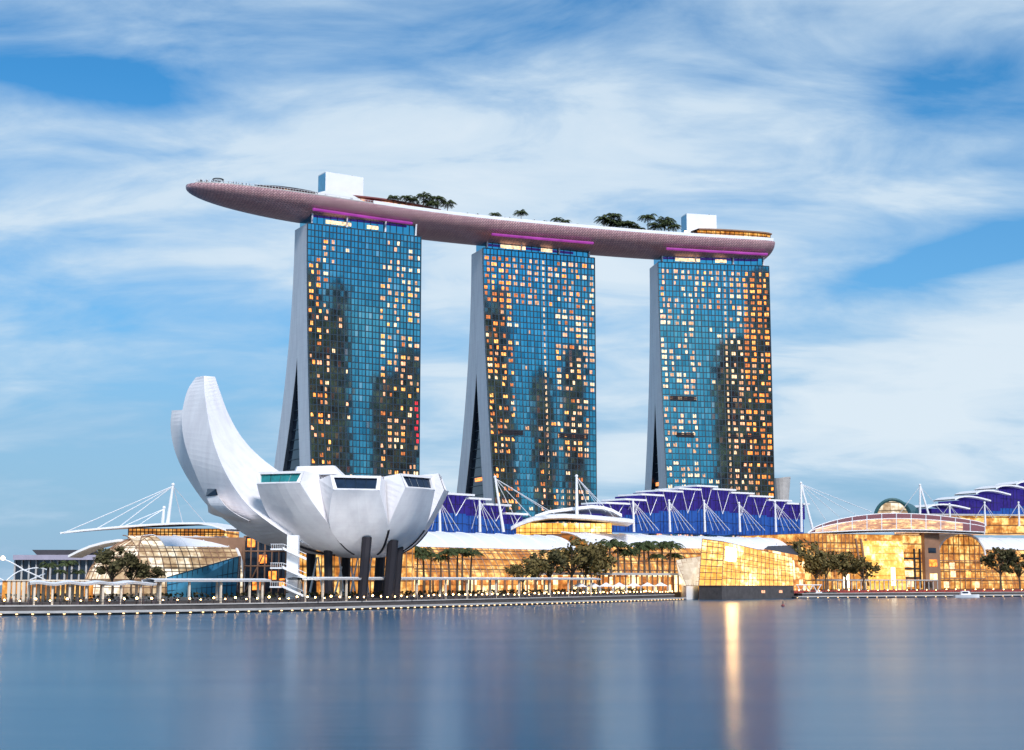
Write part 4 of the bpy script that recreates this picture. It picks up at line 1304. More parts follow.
steps = [(898, 930, 519), (930, 957, 508), (957, 978, 500), (978, 998, 494), (998, 1018, 489), (1018, 1040, 485), (1040, 1062, 482)]
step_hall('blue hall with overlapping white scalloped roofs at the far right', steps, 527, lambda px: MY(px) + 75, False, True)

gm = 'white masts with fanned cables before the wide purple hall'
for px, yt in ((633, 500), (669, 500.5), (704, 501), (739, 503), (775, 502)):
    Y = YH(px) - 7
    mast('white mast with fanned cables, one of five before the wide purple hall', at(px + 1, 532, Y), at(px, yt, Y), [at(px + dx, 530.5, Y + 4) for dx in (9, 15, 21, 26)] + [at(px - 7, 514, Y + 5)], 0.5, gm)
for px, lab in ((439.5, 'white mast of the narrow blue hall, right beside the museum bowl'), (479.5, 'white mast in the middle of the narrow blue hall')):
    Y = YH(px) - 7
    mast(lab, at(px + 0.5, 532, Y), at(px, 499.5, Y), [at(px + dx, 530.5, Y + 4) for dx in (8, 14, 20)] + [at(px - 8, 530, Y + 4)], 0.5)
Y = YH(500) - 10
mast('tall leaning white mast in front of the middle tower foot', at(503.5, 532, Y), at(495, 477, Y), [at(x_, y_, Y + 6) for x_, y_ in ((548, 512), (558, 516), (535, 521), (520, 527))], 0.55)
Y = YH(577) - 14
mast('tall upright white mast over the pale curved canopy before the middle tower', at(577, 519, Y), at(576.5, 476, Y), [at(x_, y_, Y + 5) for x_, y_ in ((598, 506), (606, 512), (616, 519), (592, 517))], 0.6)
Y = YH(801) - 6
mast('tall two legged white mast at the right end of the wide purple hall', at(801.5, 532, Y), at(801, 483, Y), [at(x_, y_, Y + 3) for x_, y_ in ((872, 512), (856, 515), (840, 517.5), (826, 520.5))], 0.6, None, at(813.5, 532, Y))
Y = MY(920) + 40
mast('two legged white mast over the lens roof at the right', at(920, 518, Y), at(920, 485, Y), [at(x_, y_, Y + 4) for x_, y_ in ((898, 516), (945, 516))], 0.55, None, at(929, 516, Y))
for px, y1, lab in ((949.5, 504, 'small white mast nearest the two legged mast at the right'), (984.5, 502.5, 'small white mast in the middle of the far right terrace'), (1018.5, 502.5, 'small white mast at the right edge of the picture')):
    Y = MY(px) + 40
    mast(lab, at(px + 0.8, 526, Y), at(px, y1, Y), [at(px + dx, 518, Y + 3) for dx in (-9, 8, 11)], 0.5)

# central atrium with curved canopy
Y = 590
ca = thing('atrium', 'golden glass atrium under a pale curved canopy before the middle tower', 'atrium', at(560, 545, Y))
q0, q1 = at(514, 545, Y - 6), at(612, 545, Y + 4)
mb = MB(); zt_ = zy(523.5, Y)
mb.prism([q0, q1, q1 + V((0, 30, 0)), q0 + V((0, 30, 0))], zt_ - q0.z, M['goldbright'], M['greyroof']); h_ = mb.build('hall', ca)
mb = MB()
for i in range(19): mb.box(q0.lerp(q1, i / 18) + V((0, -0.15, 0)), 0.2, 0.2, zt_ - q0.z, M['brown'])
mb.tube([q0 + V((0, -0.15, 5)), q1 + V((0, -0.15, 5))], 0.15, M['brown'], 4)
mb.build('glazing_bars', h_)
cv = [(511, 530), (520, 525.5), (533, 521), (548, 518.5), (565, 517.8), (590, 518.8), (612, 520.8), (634, 523)]
mb = MB(); rows = []
pf = [at(px, py, Y - 14) for px, py in cv]
mb.grid([pf, [p + V((0, 0, 1.3)) for p in pf], [p + V((0, 22, 2.6)) for p in pf], [p + V((0, 34, 0.5)) for p in pf], [p + V((0, 34, -0.2)) for p in pf], pf], M['white'])
mb.build('canopy', ca)
mb = MB()
cv = [(535, 518), (548, 513.5), (562, 511.5), (578, 509.5), (592, 508), (603, 509), (613, 512), (622, 517)]
pf = [at(px, py, Y + 8) for px, py in cv]
mb.grid([pf, [p + V((0, 0, 1.2)) for p in pf], [p + V((0, 26, 2.0)) for p in pf], [p + V((0, 26, -1)) for p in pf], pf], M['white']); mb.build('upper_canopy', ca)

# pale cup-shaped building behind the right tower
Yb = 980
cup = MB(); c0 = gp(784, Yb)
zs_ = [(ZG, 3.5), (zy(520, Yb), 4.0), (zy(500, Yb), 4.6), (zy(478, Yb), 6.2)]
cup.grid([[c0 + V((math.cos(2 * math.pi * k / 16) * r_, math.sin(2 * math.pi * k / 16) * r_, z_ - ZG + 0.8 * math.cos(2 * math.pi * k / 16) * (z_ > 50))) for k in range(16)] for z_, r_ in zs_], M['stone'], close=True)
cup.face([c0 + V((math.cos(2 * math.pi * k / 16) * 6.2, math.sin(2 * math.pi * k / 16) * 6.2, zs_[-1][0] - ZG - 0.4)) for k in range(16)], M['greyroof'])
tag(cup.build('round_tower', origin=c0), 'pale flared round tower peeking out right of the right hotel tower', 'tower')

# ------------------------------------------------------------------ theatre at the right
th = thing('theatre', 'golden lit theatre under a low lens shaped glass roof right of the pavilion', 'theatre', gp(880, 640))
tA, tB = gp(812, 632), gp(938, 668)
tu = (tB - tA).normalized(); tn = V((-tu.y, tu.x, 0))
zt_ = zy(534, 645)
mb = MB(); mb.prism([tA, tB, tB + tn * 50, tA + tn * 50], zt_ - ZG, M['gold'], M['greyroof']); mb.build('hall', th)
LW = (tB - tA).length
def TF(s, z, o=0.0): return tA + tu * (LW * s) + tn * (-o) + V((0, 0, z))
HT = zt_ - ZG
mb = MB(); mb.hull([TF(0.44, 0, 3), TF(0.70, 0, 3), TF(0.70, 0, 0.1), TF(0.44, 0, 0.1)], [TF(0.40, HT - 3, 4.5), TF(0.66, HT - 3, 4.5), TF(0.66, HT - 3, 0.1), TF(0.40, HT - 3, 0.1)], M['goldbright']); mb.build('leaning_wall', th)
mb = MB(); mb.box(TF(0.585, 2, 3.9), 2.2, 0.3, 8, M['flood2'], tu); mb.build('lit_panel', th)
mb = MB(); mb.box(TF(0.26, 1.0, 0.4), 3.0, 0.3, 6, M['flood2'], tu); mb.build('lit_panel', th)
mb = MB()
for s in (0.655, 0.70, 0.80, 0.845): mb.box(TF(s, 1, 1.0), 0.7, 0.6, HT - 7, M['dark'], tu)
for z in (5, 9, 13.5): mb.box(TF(0.75, z, 0.9), LW * 0.2, 0.5, 0.8, M['dark'], tu)
mb.build('window_frame', th)
for z in (1.5, 6.0, 10.2):
    mb = MB(); mb.box(TF(0.75, z, 0.5), LW * 0.085, 0.4, 2.6, WIN[3], tu); mb.build('lit_window', th)
for s0, s1, mat in ((0.875, 1.0, M['brown']),):
    mb = MB(); mb.box(TF((s0 + s1) / 2, 0, 0.5), (s1 - s0) * LW, 3.0, HT + 1, mat, tu); pv = mb.build('brown_pier', th)
for z, hh, mat in ((4.5, 4.0, M['shop']), (10.5, 4.0, WIN[0])):
    mb = MB(); mb.box(TF(0.94, z, 2.1), 4.6, 0.2, hh - 1, mat, tu); mb.build('lit_window', pv)
mb = MB(); mb.box(TF(0.935, 16.5, 2.1), 4.6, 0.2, 2.2, M['dglass'], tu); mb.build('window', pv)
mb = MB()
for i in range(31):
    if i / 30 < 0.39: mb.box(TF(i / 30 * 0.88, 0, 0.15), 0.22, 0.25, HT - 0.3, M['brown'], tu)
for z in (4.6, 9.0, 13.4, 17.8): mb.box(TF(0.2, z, 0.12), LW * 0.4, 0.2, 0.35, M['brown'], tu)
mb.build('glazing_bars', th)
for s_ in (0.33, 0.37, 0.41):
    mb = MB(); mb.tube([TF(s_ + 0.05, 2, 1.2), TF(s_, HT - 2, 1.2)], 0.5, M['brown'], 6); mb.build('leaning_column', th)
# podium colonnade in front
mb = MB()
for i in range(26): mb.box(TF(0.02 + 0.9 * i / 25, 0, 5.5), 0.35, 0.35, 4.2, M['stone'], tu)
mb.box(TF(0.46, 4.2, 4.6), LW * 0.92, 3.0, 0.5, M['stone'], tu); mb.build('colonnade', th)
# lens roof
mb = MB(); nu_, nv_ = 24, 8
def LR(f, v, dz_=0.0):
    px = 808 + (985 - 808) * f
    yb = 533.5 - 1.0 * f
    ytop = 533 - 15.5 * math.sin(math.pi * min(1, f * 1.0) ** 0.8) ** 0.75 - 9.0 * f ** 2.5
    Yf_, Yk = 632 + 40 * f, 672 + 40 * f
    lo, hi = at(px, yb - 3.0 * math.sin(math.pi * f), Yf_), at(px, ytop, Yk)
    p = lo.lerp(hi, v); p.z += 1.2 * math.sin(math.pi * v * 0.55) * math.sin(math.pi * f) + dz_
    return p
mb.grid([[LR(i / nu_, j / nv_) for i in range(nu_ + 1)] for j in range(nv_ + 1)], M['redroof'])
mb.grid([[LR(i / nu_, j / nv_, -1.0) for i in range(nu_ + 1)] for j in range(nv_ + 1)], M['white'], flip=True)
roof = mb.build('lens_roof', th)
mb = MB()
for i in range(0, nu_ + 1, 2): mb.tube([LR(i / nu_, j / nv_, 0.1) for j in range(nv_ + 1)], 0.2, M['white'], 5)
for j in (0, 5, nv_): mb.tube([LR(i / nu_, j / nv_, 0.1) for i in range(nu_ + 1)], 0.25, M['white'], 5)
mb.build('rib', roof)
mb = MB(); mb.grid([[LR(i / nu_, 5.0 / nv_, 0.12) for i in range(1, nu_ - 2)], [LR(i / nu_, 2.5 / nv_, 0.12) for i in range(1, nu_ - 2)], [LR(i / nu_, 0.2 / nv_, 0.12) for i in range(1, nu_ - 2)]], M['gold'], flip=True); mb.build('lit_panel', roof)

# arch-ended pavilion at the right
ar = thing('arched_pavilion', 'golden arch ended glass pavilion between the theatre and the far right mall', 'pavilion', gp(965, 680))
aA, aB = gp(939, 672), gp(986, 690)
au = (aB - aA).normalized(); an = V((-au.y, au.x, 0)); AW = (aB - aA).length
za = zy(533.5, 682) - ZG
prof = [(0, 0)] + [(AW * (0.5 - 0.5 * math.cos(math.pi * i / 20)), za * (0.62 + 0.38 * math.sin(math.pi * i / 20))) for i in range(21)] + [(AW, 0)]
mb = MB(); fa = [aA + au * x + V((0, 0, z)) for x, z in prof]
mb.face(fa, M['gold'], [(x, z) for x, z in prof])
mb.grid([fa, [p + an * 35 for p in fa]], M['roofwhite'], flip=False)
mb.build('vault', ar)
mb = MB(); mb.tube([p - an * 0.3 for p in fa[1:-1]], 0.6, M['white'], 6); mb.build('edge_arch', ar)
mb = MB()
for i in range(1, 9): 
    x = AW * i / 9; mb.box(aA + au * x - an * 0.2, 0.3, 0.3, za * (0.62 + 0.38 * math.sin(math.acos(1 - 2 * i / 9))), M['brown'], au)
for z in (5, 9, 13): mb.box(aA + au * AW / 2 - an * 0.2 + V((0, 0, z)), AW, 0.3, 0.4, M['brown'], au)
mb.build('glazing_bars', ar)
for i, (x, z) in enumerate(((0.28, 9.5), (0.30, 5.8), (0.62, 5.6), (0.15, 1.0), (0.8, 1.0))):
    mb = MB(); mb.box(aA + au * (AW * x) - an * 0.3 + V((0, 0, z)), 3.2, 0.3, 2.8, WIN[3 if i != 2 else 1], au); mb.build('lit_window', ar)
# teal arch dormer behind the lens roof
dm = thing('dome', 'dark teal arched dome end with lit inside behind the lens roof', 'dome', at(893, 517, 720))
ctr = at(893, 520, 720); rx = 18 / FPX * 720
pr = [ctr + V((-rx * math.cos(math.pi * i / 18), 0, zy(499.5, 720) * 0 + (zy(499.5, 720) - ctr.z) * math.sin(math.pi * i / 18))) for i in range(19)]
mb = MB(); mb.grid([pr, [p + V((0, 0, 0.0)) + V((14, 30, 0)) for p in pr]], M['darkteal']); mb.build('shell', dm)
mb = MB(); mb.face([p + V((0, 0.6, 0)) for p in pr], M['palegold'], [(p.x, p.z) for p in pr]); mb.build('glazing', dm)
mb = MB(); mb.tube(pr, 0.9, M['darkteal'], 6); mb.build('edge_arch', dm)
# terrace band under the far right hall
tb = thing('terrace_building', 'long golden lit terrace storey under the far right blue hall', 'building', gp(980, 735))
r0, r1 = at(905, 534, MY(905) + 52), at(1060, 534, MY(1060) + 52)
mb = MB(); mb.prism([r0, r1, r1 + V((0, 20, 0)), r0 + V((0, 20, 0))], zy(517.5, 740) - r0.z, M['gold'], M['greyroof']); mb.build('storey', tb)
mb = MB(); mb.prism([r0 + V((-1, -2, 9)), r1 + V((1, -2, 9)), r1 + V((1, 18, 9)), r0 + V((-1, 18, 9))], 0.8, M['stone']); mb.build('eaves', tb)

# ------------------------------------------------------------------ crystal pavilion on the water
cp = thing('crystal_pavilion', 'faceted gold lit glass pavilion on a dark plinth standing in the water', 'pavilion', at_z(745, 599.5, 0))
zb = 4.0
L0 = at_z(699, 599.6, 0.0); F0 = at_z(722, 599.9, 0.0); R0_ = at_z(794, 598.4, 0.0)
Bk = [R0_ + V((4, 30, 0)), L0 + V((6, 34, 0))]
foot = [L0, F0, R0_] + Bk
def lift(p, z): return V((p.x, p.y, z))
mb = MB(); mb.hull([lift(p, -1) for p in foot], [lift(p, zy(586, p.y)) for p in foot], M['quay']); plinth = mb.build('plinth', cp)
for px in (722 + 40, 722 + 58):
    f = (px - 722) / 72
    mb = MB(); mb.box(F0.lerp(R0_, f) + V((0, -0.1, 2.2)), 2.4, 0.15, 1.0, WIN[2], R0_ - F0); mb.build('lit_window', plinth)
lo = [lift(p, zy(585.8, p.y) + 0.02) for p in foot]
tops = [at(702.3, 539, L0.y + 2), at(724, 541.8, F0.y + 2.0), at(792, 557.5, R0_.y + 1.5), lift(Bk[0], zy(560, Bk[0].y)), lift(Bk[1], zy(548, Bk[1].y))]
mb = MB(); mb.hull(lo, tops, M['goldbright'], M['dglass']); body = mb.build('glass_body', cp)
mb = MB()
def gridface(a, b, c, d, nu, nv, r_=0.1, out=V((0, -0.15, 0))):
    for i in range(nu + 1):
        f = i / nu; mb.tube([a.lerp(b, f) + out, d.lerp(c, f) + out], r_, M['brown'], 4)
    for j in range(nv + 1):
        f = j / nv; mb.tube([a.lerp(d, f) + out, b.lerp(c, f) + out], r_, M['brown'], 4)
gridface(lo[0], lo[1], tops[1], tops[0], 4, 7, 0.16)
gridface(lo[1], lo[2], tops[2], tops[1], 17, 6, 0.11)
mb.build('glazing_bars', body)
mb = MB()
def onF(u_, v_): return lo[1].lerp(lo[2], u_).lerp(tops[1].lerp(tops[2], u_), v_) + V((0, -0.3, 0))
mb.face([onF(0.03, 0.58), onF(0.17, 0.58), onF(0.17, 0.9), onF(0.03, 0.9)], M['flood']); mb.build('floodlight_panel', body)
# white side facet
w0, w1 = at_z(686.5, 599.6, 0), at_z(698.5, 599.3, 0)
lo2 = [lift(w0, zy(585.5, w0.y)), lift(w1, zy(585.8, w1.y)), lift(w1, zy(585.8, w1.y)) + V((0, 18, 0)), lift(w0, zy(585.5, w0.y)) + V((0, 18, 0))]
hi2 = [at(676, 560, w0.y), at(701, 556.2, w1.y + 1), at(702, 556, w1.y + 20), at(679, 560, w0.y + 20)]
mb = MB(); mb.hull(lo2, hi2, M['frost'], M['roofwhite']); sf = mb.build('side_facet', cp)
mb = MB(); gridface(lo2[0], lo2[1], hi2[1], hi2[0], 5, 7, 0.07); mb.build('glazing_bars', sf)
mb = MB(); mb.hull([lift(w0, -1), lift(w1, -1), lift(w1, -1) + V((0, 18, 0)), lift(w0, -1) + V((0, 18, 0))], lo2, M['white']); mb.build('side_plinth', cp)
# right annex with dark tilted roof
x0, x1 = gp(770, 585, 0), gp(806, 598, 0)
lo3 = [x0, x1, x1 + V((0, 20, 0)), x0 + V((0, 20, 0))]
hi3 = [at(764, 549, 585), at(804, 556.5, 598), at(800, 545, 618), at(768, 546, 605)]
mb = MB(); mb.hull(lo3, hi3, M['shop'], M['darkroof']); mb.build('annex', cp)
# zigzag gangway
mb = MB()
for i in range(6):
    a_ = at(797 + i * 4, 592 if i % 2 else 585, 580); b_ = at(801 + i * 4, 585 if i % 2 else 592, 580)
    mb.tube([a_, b_], 0.18, M['white_metal'], 4)
mb.tube([at(796, 592.6, 580), at(822, 592.6, 580)], 0.3, M['white_metal'], 4); mb.tube([at(796, 585, 580), at(822, 585, 580)], 0.2, M['white_metal'], 4)
tag(mb.build('gangway', origin=at(809, 593, 580)), 'white trussed gangway from the quay to the crystal pavilion', 'gangway')

# ------------------------------------------------------------------ low buildings along the promenade
rt = thing('retail_row', 'low flat roofed row of bright shopfronts left of the crystal pavilion', 'shops', gp(625, 545))
s0, s1 = gp(573, 508), gp(682, 556)
su = (s1 - s0).normalized(); sn_ = V((-su.y, su.x, 0)); SW = (s1 - s0).length
mb = MB(); mb.prism([s0, s1, s1 + sn_ * 14, s0 + sn_ * 14], 6.2, M['shop'], M['greyroof']); mb.build('shopfront', rt)
mb = MB(); mb.prism([p + V((0, 0, 6.2)) for p in (s0 - sn_ * 3, s1 - sn_ * 3, s1 + sn_ * 15, s0 + sn_ * 15)], 0.8, M['stone']); mb.build('roof', rt)
for i in range(20):
    mb = MB(); mb.box(s0.lerp(s1, (i + 0.3) / 20) - sn_ * 2.2, 0.45, 0.45, 6.2, M['brown'], su); mb.build('column', rt)
# base storey under the mall between museum and atrium
bs = thing('retail_row', 'bright shopfront strip at the foot of the mall, behind the palms near the museum', 'shops', gp(480, 490))
s0, s1 = gp(330, 448), gp(560, 527)
su = (s1 - s0).normalized(); sn_ = V((-su.y, su.x, 0))
mb = MB(); mb.prism([s0, s1, s1 + sn_ * 6, s0 + sn_ * 6], 5.5, M['shop'], M['stone']); mb.build('shopfront', bs)
for i in range(28):
    mb = MB(); mb.box(s0.lerp(s1, (i + 0.3) / 28) - sn_ * 0.4, 0.5, 0.5, 5.4, M['brown'], su); mb.build('column', bs)
# backdrop behind the museum columns
bk = thing('lobby_hall', 'orange lit museum lobby wall behind the dark columns', 'hall', gp(350, 430))
s0, s1 = gp(296, 425), gp(412, 442)
mb = MB(); mb.prism([s0, s1, s1 + V((0, 10, 0)), s0 + V((0, 10, 0))], 14.5, M['gold'], M['greyroof']); mb.build('wall', bk)
mb = MB()
for i in range(20): mb.box(s0.lerp(s1, i / 19) + V((0, -0.2, 0)), 0.25, 0.25, 14, M['brown'])
mb.build('glazing_bars', bk)
# V shaped white props in front of it
for i, px in enumerate((303, 309, 323, 334, 344, 350, 356, 364, 369)):
    b0 = gp(px, 392); dx = 1.6 if i % 2 else -1.2
    mb = MB(); mb.tube([b0, b0 + V((dx * 1.2, 0, 10.5 if i % 3 else 8))], 0.32, M['white_metal'], 6, 0.2)
    tag(mb.build('spire', origin=b0), 'thin pale tapered prop standing among the dark museum columns', 'prop', 'slender white props under the museum bowl')

# far-left dark hall
dk = thing('concert_hall', 'low dark hall with wide flat roofs on the far left behind the footbridge', 'hall', gp(60, 560))
d0, d1 = gp(14, 560), gp(100, 560)
mb = MB(); mb.prism([d0, d1, d1 + V((0, 40, 0)), d0 + V((0, 40, 0))], zy(560, 560) - ZG, M['dglass'], M['greyroof']); mb.build('body', dk)
mb = MB()
for i in range(13): mb.box(d0.lerp(d1, i / 12) + V((0, -0.4, 0)), 0.6, 0.6, zy(560, 560) - ZG, M['stone'])
mb.build('fin', dk)
mb = MB(); zz = zy(559.9, 560); mb.prism([V((d0.x, d0.y - 3, zz)), V((d1.x, d1.y - 3, zz)), V((d1.x, d1.y + 40, zz)), V((d0.x, d0.y + 40, zz))], zy(555, 560) - zz, plain('roof_lilac', (0.36, 0.33, 0.42), 0.6)); mb.build('roof', dk)
mb = MB(); zz = zy(552.5, 560); e0, e1 = gp(30, 560), gp(78, 560)
mb.hull([V((e0.x + 2, e0.y, zy(555, 560))), V((e1.x - 2, e1.y, zy(555, 560))), V((e1.x - 2, e1.y + 30, zy(555, 560))), V((e0.x + 2, e0.y + 30, zy(555, 560)))], [V((e0.x, e0.y, zz + 1)), V((e1.x, e1.y, zz + 1)), V((e1.x, e1.y + 30, zz + 1)), V((e0.x, e0.y + 30, zz + 1))], M['darkroof']); mb.build('upper_roof', dk)

# helix footbridge at the left edge
hb = thing('footbridge', 'white tubular spiral footbridge entering at the left edge', 'footbridge', gp(20, 372))
ax0, ax1 = gp(-140, 350, 8.6), gp(48, 378, 7.4)
hd = (ax1 - ax0); HL = hd.length; hd.normalize(); hs = V((-hd.y, hd.x, 0))
for k in range(4):
    mb = MB(); pts = []
    sgn = 1 if k % 2 else -1
    for i in range(61):
        d = HL * i / 60; a = sgn * 2 * math.pi * d / 34 + k * math.pi / 2
        rr = 4.6 * (1.0 if d < HL - 12 else max(0.55, (HL - d) / 12))
        pts.append(ax0 + hd * d + hs * (math.cos(a) * rr) + V((0, 0, math.sin(a) * rr)))
    mb.tube(pts, 0.16, M['white_metal'], 5); mb.build('helix_tube', hb)
mb = MB(); c_ = (ax0 + ax1) / 2; mb.hull([ax0 - hs * 2.5 + V((0, 0, -3)), ax1 - hs * 2.5 + V((0, 0, -1.6)), ax1 + hs * 2.5 + V((0, 0, -1.6)), ax0 + hs * 2.5 + V((0, 0, -3))], [ax0 - hs * 2.5 + V((0, 0, -2.3)), ax1 - hs * 2.5 + V((0, 0, -0.9)), ax1 + hs * 2.5 + V((0, 0, -0.9)), ax0 + hs * 2.5 + V((0, 0, -2.3))], M['white']); mb.build('deck', hb)
for f in (0.15, 0.5, 0.85):
    mb = MB(); p = ax0.lerp(ax1, f); mb.tube([V((p.x, p.y, ZG - 3)), p - V((0, 0, 2))], 0.6, M['stone'], 8); mb.build('pier', hb)
mb = MB(); mb.sphere(at(3, 558, 360), 0.5, M['lamp']); mb.build('bridge_lamp', hb)

# ------------------------------------------------------------------ arcade canopies with posts
def arcade(label, pts, zr, width, posts, group=None, wav=0.0):
    t = thing('arcade', label, 'arcade', V((pts[0].x, pts[0].y, ZG - 0.5)))
    sp_ = spline(pts, 50)
    fr = frames(sp_)
    mb = MB()
    def e(i, o, z): 
        p, tt, n = fr[i]; return V((p.x, p.y, zr + wav * math.sin(i * 0.5))) + n * o + V((0, 0, z))
    N = range(50)
    mb.grid([[e(i, 0, 0) for i in N], [e(i, -0.25, 0.45) for i in N], [e(i, width / 2, 0.75) for i in N], [e(i, width + 0.2, 0.45) for i in N], [e(i, width, 0) for i in N], [e(i, 0, 0) for i in N]], M['white'])
    mb.build('canopy', t)
    for k in range(posts):
        i = int((k + 0.4) / posts * 49)
        p = e(i, 1.0, 0)
        mb = MB(); mb.box(V((p.x, p.y, 1.7)), 0.42, 0.42, zr - 1.7, M['postlit'], fr[i][1]); mb.build('post', t)
        if k % 2 == 0:
            p = e(i, width - 1.0, 0)
            mb = MB(); mb.box(V((p.x + 1.0, p.y, ZG - 0.3)), 0.42, 0.42, zr - ZG + 0.3, M['postlit'], fr[i][1]); mb.build('post', t)
M['postlit'] = plain('pale_post', (0.72, 0.62, 0.5), 0.6)
pts = [at_z(px, py, 0) for px, py in SHORE_PX]
back_line = offset_line(shore, 8.0)
def bl(px):                                     # point on the arcade line under a picture column
    best = None
    for a, b in zip(back_line, back_line[1:]):
        pa, pb = proj(a)[0], proj(b)[0]
        if pa <= px <= pb: return a.lerp(b, (px - pa) / (pb - pa))
    return back_line[0] if px < proj(back_line[0])[0] else back_line[-1]
arcade('white roofed waterside arcade left of the museum stair, wavy roof', [bl(28), bl(70), bl(110), bl(155)], 6.0, 6.0, 7, wav=0.18)
arcade('straight white roofed arcade in front of the blue glass wedge', [bl(152), bl(200), bl(250), bl(270)], 6.6, 5.0, 5)
arcade('long white roofed arcade running from below the museum to the trees', [bl(300), bl(360), bl(430), bl(500), bl(570), bl(600)], 7.0, 5.0, 14)
# row of pale fins left of the arcade
fl_ = offset_line(shore, 14.0)
for i in range(17):
    px = -4 + i * 5.0
    p = V(bl(px)) + V((0, 7, 0)); 
    mb = MB(); mb.box(V((p.x, p.y, ZG)), 0.6, 0.6, 4.3, M['postlit']); mb.box(V((p.x, p.y, ZG + 4.3)), 1.0, 1.0, 0.25, M['postlit'])
    tag(mb.build('pillar', origin=V((p.x, p.y, ZG))), 'warm lit pale pillar in the close row at the far left quay', 'pillar', 'close row of lit pillars at the far left')
gb = thing('garden_hall', 'golden glowing wall behind the row of pillars at the far left', 'wall', bl(40) + V((0, 12, 2.5)))
mb = MB(); a_, b_ = bl(-20) + V((0, 12, ZG)), bl(70) + V((0, 12, ZG)); mb.prism([a_, b_, b_ + V((0, 4, 0)), a_ + V((0, 4, 0))], 4.4, M['gold']); mb.build('wall', gb)

# hedge band along the upper promenade
hg = MB(); rh = random.Random(8)
hl = offset_line(shore, 16)
for a, b in zip(hl, hl[1:]):
    L_ = (b - a).length
    for k in range(int(L_ * 7)):
        p = a.lerp(b, rh.random()) + V((rh.uniform(-1.5, 1.5), rh.uniform(-1.5, 1.5), ZG + rh.random() ** 0.7 * 1.6))
        s = rh.uniform(0.25, 0.55); n = V((rh.gauss(0, 1), rh.gauss(0, 1), rh.gauss(0, 1))).normalized()
        x_ = n.cross(V((.3, .5, .8))).normalized() * s; y_ = n.cross(x_) * 0.7
        hg.face([p - x_, p + y_, p + x_, p - y_], M['leafdark'])
tag(hg.build('hedge', origin=hl[3] + V((0, 0, ZG))), 'low dark hedge planting along the upper promenade', 'hedge', kind='stuff')

# ------------------------------------------------------------------ trees on land
def place_tree(proto, px, Y, label, group=None, s=1.0, rz=None):
    return dup(proto, gp(px, Y), random.uniform(0, 6.28) if rz is None else rz, s, label, group)
TP = [tree_parts('broadleaf_tree', 'x', None, 12, 5.5, 21, M['leaf'], 1150), tree_parts('broadleaf_tree', 'x', None, 12, 6.0, 22, M['leaf'], 1150), tree_parts('broadleaf_tree', 'x', None, 12, 5.2, 23, M['leafdark'], 1150)]
PP = [palm_parts('palm_tree', 'x', None, 10.0, 3.6, s, 17) for s in (31, 32, 33)]
place_tree(TP[1], 572, 500, 'tallest broadleaf tree, before the curved canopy and golden atrium', None, 1.62)
place_tree(TP[0], 586, 508, 'leafy tree between the tallest tree and the tall airy one', None, 1.3)
place_tree(TP[0], 536, 476, 'small tree between the round dark tree and the dark one before the golden mall', None, 1.0)
place_tree(TP[0], 600, 515, 'tall airy broadleaf tree right of the tallest one', None, 1.5)
place_tree(TP[1], 523, 472, 'round dark tree before the golden mall, left of the tallest tree', None, 1.0)
place_tree(TP[2], 549, 482, 'dark broadleaf tree squeezed left of the tallest tree', None, 1.25)
place_tree(TP[2], 112, 372, 'dark tree in front of the rounded end of the left mall', None, 1.12)
place_tree(TP[2], 131, 376, 'dark middle tree of the clump before the left mall', None, 0.95)
place_tree(TP[2], 152, 380, 'lower dark tree at the right of the clump before the left mall', None, 0.72)
place_tree(TP[1], 802, 604, 'broad lit tree right behind the crystal pavilion', None, 1.8)
place_tree(TP[0], 826, 610, 'second lit tree from the pavilion, before the theatre', None, 1.4)
place_tree(TP[0], 846, 615, 'small lit tree before the theatre glass', None, 1.4)
place_tree(TP[1], 864, 615, 'small tree next to the leaning bright theatre wall', None, 1.25)
place_tree(TP[0], 816, 600, 'leafy tree squeezed between the broad pavilion tree and the next one', None, 1.25)
place_tree(TP[2], 1001, 655, 'dense dark tree in front of the far right mall', None, 1.65)
place_tree(TP[2], 1020, 660, 'dark tree cut by the right edge of the picture', None, 1.4)
gpalm = 'palms along the golden mall near the museum'
for i, px in enumerate((404, 411, 417, 424, 430, 441, 450, 457, 462, 470)):
    place_tree(PP[i % 3], px, 455 + i * 2 + (i % 2) * 4, 'dark palm in the row right of the museum before the golden mall', gpalm, random.uniform(1.1, 1.55))
gpalm = 'palms along the shopfronts left of the crystal pavilion'
for i, px in enumerate((612, 619, 625, 632, 638, 645, 651, 657, 663, 669, 675)):
    place_tree(PP[i % 3], px, 535 + i * 3, 'dark palm in the row above the shopfronts left of the crystal pavilion', gpalm, random.uniform(1.3, 1.75))
for i, px in enumerate((46, 58, 66, 76)):
    place_tree(PP[i % 3], px, 352 + i * 4, 'small golden lit palm near the far left footbridge', 'small palms at the far left', random.uniform(0.62, 0.85))
for p_ in TP + PP:
    for ch in list(p_.children): bpy.data.objects.remove(ch)
    bpy.data.objects.remove(p_)

